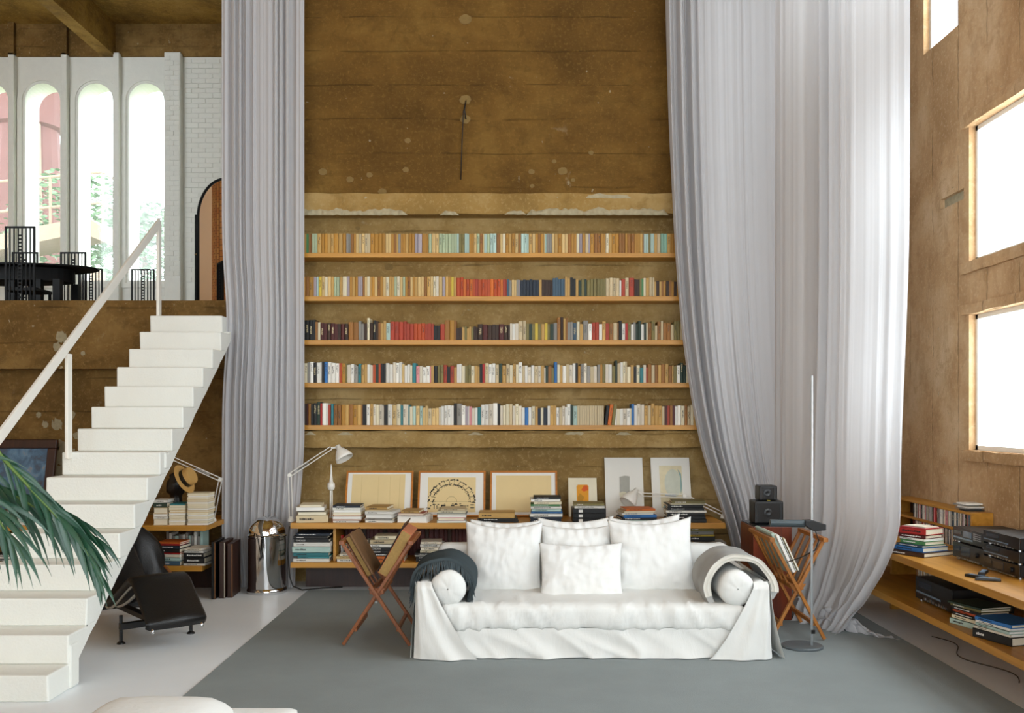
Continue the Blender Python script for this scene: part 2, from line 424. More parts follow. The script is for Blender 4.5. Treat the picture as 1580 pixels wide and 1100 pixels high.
# right wall with windows
WINZ = [(7.285, 5.05), (4.5, 2.3), (1.75, -.5)]
HOLES = []
for (far, near) in WINZ: HOLES += [(near, far, 1.337, 2.35), (near, far, 2.741, 3.758), (near, far, 4.595, 6.3)]
HOLES[2] = (7.47, 8.095, 4.595, 6.6); HOLES.append((5.05, 6.9, 4.595, 6.6))
wr = MB(); NICHE = (PX(1, 1), 0)
ny0, ny1 = XR * F / (1487 - CX), XR * F / (1451 - CX); nz0, nz1 = PH(319, 7.65), PH(303, 7.65)
rect_with_holes(wr, YB, ZW, 0, HT, HOLES + [(ny0, ny1, nz0, nz1)], lambda u, v, d: (XR + d, u, v), .11)
wall_right = struct(wr.build('wall_right', M_CONCR), 'pale brown concrete wall with bright windows')
MB().box(XR + .035, XR + .07, ny0 - .02, ny1 + .02, nz0 - .02, nz1 + .02).build('niche_back', M_PLASTER, wall_right)
for k, (a, b, c, d) in enumerate(HOLES):
    mb = MB(); t = .035
    for (y0, y1, z0, z1) in ((a, b, c, c + t), (a, b, d - t, d), (a, a + t, c, d), (b - t, b, c, d)): mb.box(XR + .05, XR + .09, y0, y1, z0, z1)
    fr = struct(mb.build('window_%d' % (k + 1), M_WMETAL), 'bright window in the pale brown side wall')
    MB().box(XR + .066, XR + .072, a + t, b - t, c + t, d - t).build('pane', M_GLASS, fr)
    # weathered render around the opening
    portal((XR + .10, (a + b) / 2, (c + d) / 2), (0, R(90), 0), d - c, b - a)
sills = MB()
for (a, b, c, d) in HOLES[:2]:
    o = rough_band(a, b, 0, .1, 0, .05, a)
def lip(z, y0, y1, h, seed):
    def fn(u, v):
        y = y0 + (y1 - y0) * u; k = [(.02, 0), (-.03, .0), (-.035, h * .5), (-.03, h), (.02, h)][int(round(v * 4))]
        return (XR + k[0] + .006 * noise.noise(Vector((y * 6, seed, v * 3))), y, z + k[1] + .008 * noise.noise(Vector((y * 5, seed, 9))))
    return MB().grid(fn, 40, 4)
for k, (z, h) in enumerate(((3.758, .10), (2.66, .08), (2.352, .07), (1.26, .075))):
    struct(lip(z, 4.95, 7.36, h, k * 3.1).build('trim_%d' % (k + 3), M_CONCR), 'worn concrete lip along the window edge')

# wall behind the camera with large windows, left wall of the hall
wf = MB(); FH = [(-6.2, -3.4, .4, 4.5), (-2.9, .0, .4, 4.5), (.4, 3.1, .4, 4.5)]
rect_with_holes(wf, XL, XR + .3, 0, HT, FH, lambda u, v, d: (u, YB - d, v), .3)
struct(wf.build('wall_front', M_CONCR), 'concrete wall behind the viewer')
for k, (a, b, c, d) in enumerate(FH):
    mb = MB(); t = .05
    for (x0, x1, z0, z1) in ((a, b, c, c + t), (a, b, d - t, d), (a, a + t, c, d), (b - t, b, c, d), ((a + b) / 2 - t / 2, (a + b) / 2 + t / 2, c, d), (a, b, 2.9, 2.9 + t)): mb.box(x0, x1, YB - .2, YB - .14, z0, z1)
    fr = struct(mb.build('window_%d' % (k + 20), M_WMETAL), 'tall window behind the viewer')
    MB().box(a + t, b - t, YB - .175, YB - .168, c + t, d - t).build('pane', M_GLASS, fr)
    portal(((a + b) / 2, YB - .28, (c + d) / 2), (R(90), 0, 0), b - a, d - c)
struct(MB().box(XL - .3, XL, YB - .3, ZM + .3, 0, HT).build('wall_left', M_CONCR), 'concrete wall at the far left')

# gallery: lower wall, slab and beam, ceiling, side walls, window wall
struct(MB().box(XL - .3, -2.7, ZW, ZW + .3, 0, HM - .3).build('wall_under_gallery', M_CONCL), 'stained dark concrete wall under the gallery')
ff = MB().box(-12, -2.7, ZM, ZW + .25, 2.03, HM).box(-12, -2.7, ZW + .25, ZG + .2, HM - .3, HM)
struct(ff.build('floor_gallery', M_CONCL), 'concrete gallery floor with deep brown front beam')
struct(MB().box(-12, -2.7, ZM, ZG + .2, HG, HG + .2).box(-12, -2.7, ZM - .2, ZM, HG - .02, HT + .1).build('ceiling_gallery', M_CEIL), 'brown concrete ceiling over the gallery')
for pts, y in PEEL: MB().prism(pts, (0, -.006, 0)).build('paint_remnant', M_PEELW, bpy.data.objects['wall_under_gallery' if y > 570 else 'floor_gallery'])
bm_ = MB().box(-7.64, -7.38, ZM, ZG - .02, 8.22, HG).build('trim_8', M_CEIL); struct(bm_, 'deep concrete ceiling beam running to the arched windows')
struct(MB().box(-2.7, -2.4, ZW, ZG + .2, HM - .3, HT).build('wall_gallery_side', M_WHITEWALL), 'white side wall of the gallery')
struct(MB().box(-12, -2.7, ZG - .05, ZG + .3, 8.22, HG).build('trim_9', M_CONCL), 'dark brown concrete spandrel above the arched windows')
M_BRICKRED = brickmat('red_brick_wall', '#5a2411', '#6e3419', '#927c66')
struct(MB().box(-12.3, -12, ZM, ZG + .2, HM, HG).build('wall_gallery_left', M_BRICKRED), 'red brick wall at the far side of the gallery')
gf = MB(); GH = (-11.6, -7.3, 3.2, 8.4)  # unseen window opening, added to brighten the arched wall
rect_with_holes(gf, -12.3, XL - .3, HM, HG + .4, [GH], lambda u, v, d: (u, ZM - d, v), .2)
struct(gf.build('wall_gallery_front', M_WHITEWALL), 'white wall at the hidden front of the gallery')
mb = MB()
for (x0, x1, z0, z1) in ((GH[0], GH[1], GH[2], GH[2] + .05), (GH[0], GH[1], GH[3] - .05, GH[3]), (GH[0], GH[0] + .05, GH[2], GH[3]), (GH[1] - .05, GH[1], GH[2], GH[3]), (-9.48, -9.42, GH[2], GH[3])): mb.box(x0, x1, ZM - .14, ZM - .08, z0, z1)
gwf = struct(mb.build('window_40', M_WMETAL), 'large unseen window added at the gallery front to brighten the arched wall')
MB().box(GH[0] + .05, GH[1] - .05, ZM - .112, ZM - .106, GH[2] + .05, GH[3] - .05).build('pane', M_GLASS, gwf)
portal(((GH[0] + GH[1]) / 2, ZM - .19, (GH[2] + GH[3]) / 2), (R(90), 0, 0), GH[1] - GH[0], GH[3] - GH[2])

WX = [(-45, 17), (35, 97), (117, 178), (195, 257)]
SILL = 4.04; TOP = 7.78; DEP = .62
wins = []
for (a, b) in WX: wins.append((PX(a, ZG), PX(b, ZG)))
wins = [(wins[0][0] - .96, wins[0][1] - .96)] + wins
gw = MB(); NA = 18
def archz(x, a, b):
    r = (b - a) / 2; c = (a + b) / 2; return TOP - r + math.sqrt(max(0, r * r - (x - c) ** 2))
edges = [-12.0]
for (a, b) in wins: edges += [a, b]
edges.append(-2.7)
for d in (0, DEP):
    y = ZG + d
    for i in range(0, len(edges), 2):
        gw.add([(edges[i], y, HM), (edges[i + 1], y, HM), (edges[i + 1], y, 8.24), (edges[i], y, 8.24)], [(0, 1, 2, 3)])
    for (a, b) in wins:
        gw.add([(a, y, HM), (b, y, HM), (b, y, SILL), (a, y, SILL)], [(0, 1, 2, 3)])
        xs = [(a + b) / 2 - (b - a) / 2 * math.cos(math.pi * k / NA) for k in range(NA + 1)]
        for k in range(NA):
            gw.add([(xs[k], y, archz(xs[k], a, b)), (xs[k + 1], y, archz(xs[k + 1], a, b)), (xs[k + 1], y, 8.24), (xs[k], y, 8.24)], [(0, 1, 2, 3)])
def outline(a, b, ins=0.0):
    r = (b - a) / 2 - ins; c = (a + b) / 2; zc = TOP - (b - a) / 2
    return [(c - r, SILL + ins)] + [(c - r * math.cos(math.pi * k / NA), zc + r * math.sin(math.pi * k / NA)) for k in range(NA + 1)] + [(c + r, SILL + ins)]
for (a, b) in wins:
    o = outline(a, b)
    for k in range(len(o)):
        p, q = o[k], o[(k + 1) % len(o)]
        gw.add([(p[0], ZG, p[1]), (q[0], ZG, q[1]), (q[0], ZG + DEP, q[1]), (p[0], ZG + DEP, p[1])], [(0, 1, 2, 3)])
wall_gal = struct(gw.build('wall_gallery_back', M_WHITEWALL), 'white painted brick wall with tall arched windows')
def ring(mb, a, b, i0, i1, y0, y1):
    A, B = outline(a, b, i0), outline(a, b, i1); n = len(A)
    for k in range(n):
        j = (k + 1) % n
        mb.add([(A[k][0], y0, A[k][1]), (A[j][0], y0, A[j][1]), (B[j][0], y0, B[j][1]), (B[k][0], y0, B[k][1]),
                (A[k][0], y1, A[k][1]), (A[j][0], y1, A[j][1]), (B[j][0], y1, B[j][1]), (B[k][0], y1, B[k][1])],
               [(0, 1, 2, 3), (7, 6, 5, 4), (0, 1, 5, 4), (3, 2, 6, 7)])
for k, (a, b) in enumerate(wins):
    mb = MB(); ring(mb, a, b, -.09, .0, ZG - .035, ZG + .01); ring(mb, a, b, -.005, .045, ZG - .01, ZG + .05)
    w = struct(mb.build('window_%d' % (30 + k), M_WHITEWALL), 'tall narrow arched gallery window')
    MB().prism([(x, ZG + .02, z) for x, z in outline(a, b, .04)], (0, .006, 0)).build('pane', M_HAZE, w)
    portal(((a + b) / 2, ZG + DEP - .02, (SILL + TOP) / 2), (R(-90), 0, 0), b - a - .02, TOP - SILL)
for (a, b) in ((-61, -53), (18, 27), (99, 108), (179, 188)):
    MB().box(PX(a, ZG), PX(b, ZG), ZG - .14, ZG, HM, PH(85, ZG)).build('pilaster', M_WHITEWALL, wall_gal, bevel=.01)
for (a, b) in ((18, 27), (99, 108)):
    MB().box(PX(a, ZG), PX(b, ZG), ZG - .14, ZG - .05, 8.22, HG).build('pilaster_stub', M_CONCL, wall_gal)
MB().box(PX(258, ZG), PX(283, ZG), ZG - .16, ZG, HM, PH(85, ZG)).build('pilaster', M_WHITEWALL, wall_gal, bevel=.015)
# painted bricks of the bare piece of wall beside the pilaster, and of the pilaster's face
bk = MB().box(-.5, .5, -.012, .012, -.5, .5); bme = None; q = random.Random(3)
bricks = []
rowh = .092
for r_ in range(int((8.2 - 4.0) / rowh)):
    z = 4.05 + r_ * rowh; x = PX(285, ZG) + (0 if r_ % 2 else -.13)
    while x < PX(346, ZG):
        x1 = x + .262
        a_, b_ = max(x, PX(285, ZG)) + .006, min(x1, PX(348, ZG)) - .006
        if b_ - a_ > .04: bricks.append(((a_ + b_) / 2, ZG, z + rowh / 2, b_ - a_, rowh - .012))
        x = x1
    if z > 4.1:
        a_, b_ = PX(258, ZG) + .01, PX(283, ZG) - .01; m = a_ + (b_ - a_) * (.62 if r_ % 2 else .38)
        bricks.append(((a_ + m) / 2, ZG - .16, z + rowh / 2, m - a_ - .01, rowh - .012)); bricks.append(((m + b_) / 2, ZG - .16, z + rowh / 2, b_ - m - .01, rowh - .012))
bme = bk.mesh('brick'); bme.materials.append(M_WHITEWALL)
for (x, y, z, w, h) in bricks[:300]:
    o = bpy.data.objects.new('brick', bme); COL.objects.link(o); o.parent = wall_gal
    o.location = (x, y + q.uniform(-.006, .004), z); o.scale = (w, 1, h); o.rotation_euler = (q.uniform(-.02, .02), 0, q.uniform(-.02, .02))

# carpet
cp = MB().box(-1.88, 2.75, -3.6, 8.82, .0, .012)
tag(cp.build('carpet', M_CARPET, bevel=.004), 'large grey carpet covering the white floor under the sofa', 'carpet')

# ------------------------------------------------------------------ outside the arched windows
M_LEAF = plain('tree_leaves', '#56704e', .7, var=.5, scale=3)
M_BARK = plain('tree_bark', '#5a4a38', .9)
M_REDPAINT = plain('weathered_red_render', '#5c3a34', .85, var=.2, scale=2)
M_OUTC = plain('pale_outdoor_concrete', '#7f6f5c', .9, var=.15)
M_GROUND = plain('garden_ground', '#6f7a55', .95, var=.3)
struct(MB().box(-45, 25, ZG + DEP + .05, 60, -.4, -.2).build('ground_outside', M_GROUND), 'garden ground outside the gallery')
def tree(x, y, h, rc, seed, label):
    t = thing('tree', label, 'tree', (x, y, -.2), group='trees outside the arched windows'); g = random.Random(seed)
    MB().tube([(0, 0, 0), (.1, 0, h * .4), (0, .1, h * .75)], [.22, .16, .08], 8).build('trunk', M_BARK, t, smooth=True)
    mb = MB()
    for _ in range(5200):
        a = g.uniform(0, 6.283); ph = math.acos(g.uniform(-1, 1)); r = rc * g.uniform(.35, 1) ** .5
        c = Vector((math.cos(a) * math.sin(ph) * r, math.sin(a) * math.sin(ph) * r, h * .66 + math.cos(ph) * r * 1.25))
        if noise.noise(c * .9 + Vector((seed, 0, 0))) < -.12: continue
        e = Matrix.Rotation(g.uniform(0, 6.28), 3, 'Z') @ Matrix.Rotation(g.uniform(0, 3.1), 3, 'X'); s = g.uniform(.07, .15)
        mb.add([c + e @ Vector(p) * s for p in ((-1, 0, 0), (0, -.5, 0), (1.2, 0, 0), (0, .5, 0))], [(0, 1, 2, 3)])
    o = mb.build('crown', M_LEAF, t, recalc=False); o['kind'] = 'stuff'
tree(-14.2, 31.5, 10.5, 2.3, 1, 'green leafy tree seen through the third arched window')
tree(-10.9, 28.5, 8.6, 1.9, 2, 'green leafy tree seen through the rightmost arched window')
tree(-22.6, 30, 8.5, 2.2, 3, 'green leafy tree seen through the leftmost arched window')
tw = thing('red_tower', 'tapering red painted tower seen through the second arched window', 'tower', (-18.6, 37.0, -.2))
MB().lathe([(1.6, 0), (1.35, 8), (1.15, 12.6), (1.3, 12.7), (1.3, 14.2), (1.1, 14.3), (0, 14.4)], 20).build('body', M_REDPAINT, tw, smooth=False)
MB().tube([(1.2, -1.1, .1), (.85, -.9, 12.6)], .12, 8).build('pipe', M_OUTC, tw)
wk = thing('walkway', 'pale concrete outdoor walkway with a tubular railing beyond the arched windows', 'walkway', (2.3, 0, .35))
wy = 24.0
MB().prism([(-17, wy, 5.3), (-12.9, wy, 6.15), (-12.3, wy, 5.75), (-12.3, wy, 5.45), (-13, wy, 5.75), (-17, wy, 4.9)], (0, 1.4, 0)).build('slab', M_OUTC, wk)
for k in range(4): MB().tube([(-12.5 - 1.3 * k, wy + .05, 5.8 + .1 * (k == 0)), (-12.5 - 1.3 * k, wy + .05, 7.25 - .12 * k)], .035, 8).build('railing_post', M_OUTC, wk)
for dz in (0, -.75): MB().tube([(-11.6, wy + .05, 6.7 + dz), (-12.5, wy + .05, 7.25 + dz), (-17, wy + .05, 6.85 + dz)], .035, 8).build('railing_bar', M_OUTC, wk)
MB().box(-16.5, -12.8, wy + .2, wy + .9, -.5, 4.9).build('support_wall', M_OUTC, wk)

# ------------------------------------------------------------------ staircase
XS0, XS1 = -3.32, -2.60; RISE = .168; RUN = .245
st = thing('concrete_staircase', 'white painted concrete staircase climbing to the gallery', 'staircase', (0, 0, 0))
q = random.Random(11)
for i in range(15):
    z = .15 + RISE * i; y = 5.41 + RUN * i; b = max(0, z - RISE - .09) if i else 0
    j = lambda: q.uniform(-.004, .004)
    poly = [(0, y + j(), max(0, z - RISE)), (0, y + j() - .004, z), (0, y + RUN + .02, z + .0), (0, y + RUN + .02, max(0.0, z - .065)), (0, y + .12, max(0.0, z - .165))]
    if i == 0: poly = [(0, y, 0), (0, y - .004, z), (0, y + RUN + .02, z), (0, y + RUN + .02, 0)]
    mb = MB(); nx = 10
    for k in range(nx):
        xa = XS0 + (XS1 - XS0) * k / nx; xb = XS0 + (XS1 - XS0) * (k + 1) / nx
    mb.prism([(XS0 + q.uniform(-.004, .004), p[1], p[2]) for p in poly], (XS1 - XS0 - (.065 if i == 14 else 0), 0, 0))
    mb.build('step', M_STAIR, st, bevel=.009)
# waist slab with ragged lower edge
def soffit(y): return .15 + RISE * (y - 5.41) / RUN - RISE - .10
ws = MB(); ys = [5.72 + (8.90 - 5.72) * k / 70 for k in range(71)]
low = [(y, max(.0, soffit(y) + .012 * noise.noise(Vector((y * 7, 0, 0))) + .010 * noise.noise(Vector((y * 23, 3, 0))))) for y in ys]
top = [(y, max(.02, soffit(y) + .085)) for y in ys]
for k in range(70):
    for x in (XS0 + .006, XS1 - .004):
        ws.add([(x, *low[k]), (x, *low[k + 1]), (x, *top[k + 1]), (x, *top[k])], [(0, 1, 2, 3)])
    ws.add([(XS0 + .006, *low[k]), (XS0 + .006, *low[k + 1]), (XS1 - .004, *low[k + 1]), (XS1 - .004, *low[k])], [(0, 1, 2, 3)])
for e in (0, 70): ws.add([(XS0 + .006, *low[e]), (XS1 - .004, *low[e]), (XS1 - .004, *top[e]), (XS0 + .006, *top[e])], [(0, 1, 2, 3)])
ws.build('waist_slab', M_STAIR, st)
MB().box(XS1 - .02, XS1 + .012, 5.66, 5.78, .0, .26).build('broken_edge', M_STAIR, st, bevel=.015)
MB().box(XS1 - .02, XS1 + .014, 7.2, 7.29, 1.20, 1.32).build('broken_edge', M_STAIR, st, bevel=.015)
xr = -3.26
hr = MB().bar((xr, 6.0, HC - (700 - CY) * 6.0 / F - .0), (xr, 8.92, 3.37), .022, .075, up=(0, -1, 1)).build('handrail', M_WMETAL, st, bevel=.004)
MB().box(xr - .012, xr + .012, 8.86, 8.93, 2.5, 3.36).build('rail_post', M_WMETAL, hr, bevel=.003)
MB().box(xr - .012, xr + .012, 7.06, 7.13, 1.28, 2.045).build('rail_post', M_WMETAL, hr, bevel=.003)

# ------------------------------------------------------------------ curtains
def curtain(name, label, mat, left, right, hz, amp, folds, seed, nu=260, nv=46, flare=None, group=None):
    """left(h), right(h) -> (x, y) of both side edges at height h; folds = waves across, amp(u, h) = fold depth"""
    h0, h1 = hz
    def fn(u, v):
        h = h0 + (h1 - h0) * v ** 1.5
        a = Vector(left(h)); b = Vector(right(h)); d = b - a; L = d.length; nrm = Vector((d.y, -d.x)) / L
        uu = u + .012 * noise.noise(Vector((u * 9, seed, h * .18))) + .006 * noise.noise(Vector((u * 25, seed, h * .3)))
        ph = 2 * math.pi * (folds * uu + 1.5 * noise.noise(Vector((u * folds * .3, seed + 4, 0))))
        w = math.sin(ph) + .30 * math.sin(2.1 * ph + seed) + .16 * math.sin(3.7 * ph + 1.3)
        w = math.copysign(abs(w) ** .8, w)
        w *= max(.06, .5 + 1.3 * noise.noise(Vector((u * folds * .33, seed + 8, h * .08))))
        p = a + d * uu + nrm * w * amp(u, h)
        if flare: q2 = flare(u, h, p); p = Vector(q2[:2]); h = q2[2] if len(q2) > 2 else h
        return (p.x, p.y, h)
    o = MB().grid(fn, nu, nv).build(name, mat, smooth=True, recalc=False)
    return tag(o, label, 'curtain', group)
def ease(t): t = max(0, min(1, t)); return t * t * (3 - 2 * t)
def lerp(a, b, t): return a + (b - a) * t
curtain('curtain', 'white floor-length curtain gathered beside the staircase and chrome bin', M_CURT,
        lambda h: (-2.71 + .05 * ease((.5 - h) / .5) + .045 * math.exp(-((h - 2.45) / .5) ** 2), 8.99), lambda h: (-1.95 - .09 * ease((1.5 - h) / 1.5), 8.99), (0.005, 9.155),
        lambda u, h: .034 + .012 * ease((1.5 - h) / 1.5), 11, 2.0, nu=420)
PTS = [(0.0, 1138), (.62, 1124), (1.0, 1094), (1.5, 1072), (2.3, 1051), (3.1, 1040), (4.3, 1032), (5.5, 1028), (9.2, 1020)]
def edge(pts, h):
    for (a, x), (b, y) in zip(pts, pts[1:]):
        if h <= b: return lerp(x, y, max(0, (h - a)) / (b - a))
    return pts[-1][1]
def smooth_edge(pts, h): return sum(edge(pts, max(0, h + d)) for d in (-.3, -.15, 0, .15, .3)) / 5
curtain('curtain', 'white curtain swept aside from the bookshelves behind the rosewood loudspeaker', M_CURT,
        lambda h: (PX(smooth_edge(PTS, h), 9.0), 9.0), lambda h: (2.95, 9.06), (0.005, 9.155),
        lambda u, h: (.046 * (1 - ease((u - .40) / .10)) + .007), 17, 5.0, nu=420)
# the puddling curtain on the right, in front of the side window
def c2l(h): return (2.215 + .02 * ease((1 - h)), 8.28)
def c2r(h):
    t = ease((1.0 - h) / .9); x = 2.735 - .05 * ease((3 - h) / 2); y = 6.74
    if h < .9: x -= .36 * ((.9 - h) / .9) ** 1.8; y += .32 * ((.9 - h) / .9) ** 1.5
    return (x, y)
def c2f(u, h, p):
    k = max(0, (.55 - h) / .55)
    if k > 0:
        p = p + Vector((-.12 * k * k * (1 - u), -.28 * k ** 1.5 * math.exp(-((u - .45) / .35) ** 2)))
        p += Vector((noise.noise(Vector((u * 22, h * 9, 3))), noise.noise(Vector((u * 22, h * 9, 7))))) * .045 * k
    return (p.x, p.y, h)
curtain('curtain', 'sheer white curtain puddling on the carpet beside the side window', M_CURTS, c2l, c2r, (.012, 9.155),
        lambda u, h: .036 + .016 * ease((2.2 - h) / 2), 11, 9.0, nu=420, nv=60, flare=c2f)
# the crumpled hem lying on the carpet is part of its own curtain
hemp = bpy.data.objects['curtain.002']
def hem(u, v):
    a = P(1262, 962, 7.3); b = P(1385, 940, 7.2); base = Vector((lerp(2.29, 2.62, u), lerp(7.30, 6.98, u)))
    o = (v - .5) * .36; z = .013 + .17 * math.sin(math.pi * v) * (.6 + .6 * noise.noise(Vector((u * 7, v * 4, 1)))) * math.sin(math.pi * min(1, u * 1.2 + .12)) ** .5
    return (base.x + o * .5 + .05 * noise.noise(Vector((u * 9, v * 3, 4))), base.y - o * .7 + .05 * noise.noise(Vector((u * 9, v * 3, 8))), max(.013, z + .03 * noise.noise(Vector((u * 16, v * 7, 2)))))
MB().grid(hem, 60, 22).build('crumpled_hem', M_CURTS, hemp, smooth=True, recalc=False)
for (a, b, wh) in (((-2.75, 8.99), (-1.9, 8.99), 'staircase'), ((1.4, 9.03), (3.0, 9.03), 'bookshelves'), ((2.2, 8.3), (2.75, 6.72), 'side window')):
    tag(MB().tube([(a[0], a[1], 9.18), (b[0], b[1], 9.18)], .018, 8).build('curtain_rail', M_WMETAL), 'white curtain rail under the high ceiling for the curtain beside the %s' % wh, 'curtain rail', 'curtain rails')

# ------------------------------------------------------------------ books
PAL = {'ochre': '#b5822f', 'tan': '#c39a55', 'sand': '#d6b67a', 'brown': '#96642a', 'cream': '#e3d8b8', 'white': '#e9e6dc', 'ivory': '#ddd2bd',
       'pale green': '#a9b694', 'light blue': '#b0c9bf', 'grey': '#8f8b83', 'lilac grey': '#a59aa0', 'green': '#4f8a55', 'orange red': '#b84a1c', 'navy': '#1d2836',
       'slate blue': '#3f596b', 'black': '#171615', 'maroon': '#4f1a15', 'brick red': '#a93d25', 'olive': '#7d7240', 'dark brown': '#37200f', 'teal': '#2f7c82',
       'orange': '#cf6a22', 'yellow': '#d5b83f', 'pink': '#d88e90', 'blue': '#2f6fae', 'red': '#b3251f', 'dark green': '#24382b', 'beige': '#cbb892', 'turquoise': '#86ad98'}
def bookmat(col, titled):
    k = 'book_' + col.replace(' ', '_') + ('_titled' if titled else '')
    if k in MATS: return MATS[k]
    t = NT(k); c = lin(PAL[col]); g = t.gen()
    oi = t.n('ShaderNodeObjectInfo').outputs['Random']
    v = t.math('MULTIPLY_ADD', oi, .35, .80)
    n = t.noise(t.obj(), 30, 3)
    col_ = t.mix(t.math('MULTIPLY', n, .3), c, tuple(x * .7 for x in c))
    col_ = t.mix(1.0, col_, t.n('ShaderNodeCombineColor').outputs[0], 'MULTIPLY') if False else col_
    hsv = t.n('ShaderNodeHueSaturation'); t.l(col_, hsv.inputs['Color']); t.l(v, hsv.inputs['Value']); col_ = hsv.outputs[0]
    if titled:
        lum = sum(c) / 3; ink = (.03, .025, .02) if lum > .12 else (.75, .62, .35)
        sep = t.n('ShaderNodeSeparateXYZ'); t.l(g, sep.inputs[0]); x, z = sep.outputs[0], sep.outputs[2]
        inx = t.math('LESS_THAN', t.math('ABSOLUTE', t.math('SUBTRACT', x, .5)), .24)
        off = t.math('MULTIPLY', oi, .25)
        band = t.math('LESS_THAN', t.math('ABSOLUTE', t.math('SUBTRACT', z, t.math('ADD', off, .50))), .19)
        mp = t.n('ShaderNodeCombineXYZ'); t.l(t.math('ADD', t.math('MULTIPLY', x, 3.0), t.math('MULTIPLY', oi, 50)), mp.inputs[0]); t.l(t.math('MULTIPLY', z, 34), mp.inputs[2])
        tx = t.math('GREATER_THAN', t.noise(mp.outputs[0], 1.0, 2, .6), .50)
        mk = t.math('MULTIPLY', t.math('MULTIPLY', inx, band), tx)
        col_ = t.mix(t.math('MULTIPLY', mk, .75), col_, ink)
    t.bsdf(col_, .6); MATS[k] = t.m; return t.m

# unit upright book: spine faces -Y, slot 0 cover, slot 1 pages
ub = MB()
ub.box(-.42, .42, .05, .97, .015, .985, 1)
ub.box(-.5, -.40, .03, 1, 0, 1, 0); ub.box(.40, .5, .03, 1, 0, 1, 0)
sp = [(-.5, .035), (-.36, .008), (0, 0), (.36, .008), (.5, .035)]
ub.prism([(x, y, 0) for x, y in sp] + [(.5, .06, 0), (-.5, .06, 0)], (0, 0, 1), 0)
UB = ub.mesh('upright_book'); UB.materials.append(bookmat('white', False)); UB.materials.append(M_PAPER)

SHELF_BASE = [3.117, 2.710, 2.301, 1.900, 1.503]
SHELF_Y = 9.10; SNAME = ['top', 'second', 'third', 'fourth', 'lowest']
for i, z in enumerate(SHELF_BASE):
    sh = MB().box(-2.7, 2.3, SHELF_Y, ZW, z - .044, z)
    tag(sh.build('bookshelf_plank', M_SHELF, bevel=.002), 'long orange wooden plank shelf, %s of the five on the wall' % SNAME[i], 'shelf', 'wall bookshelves')

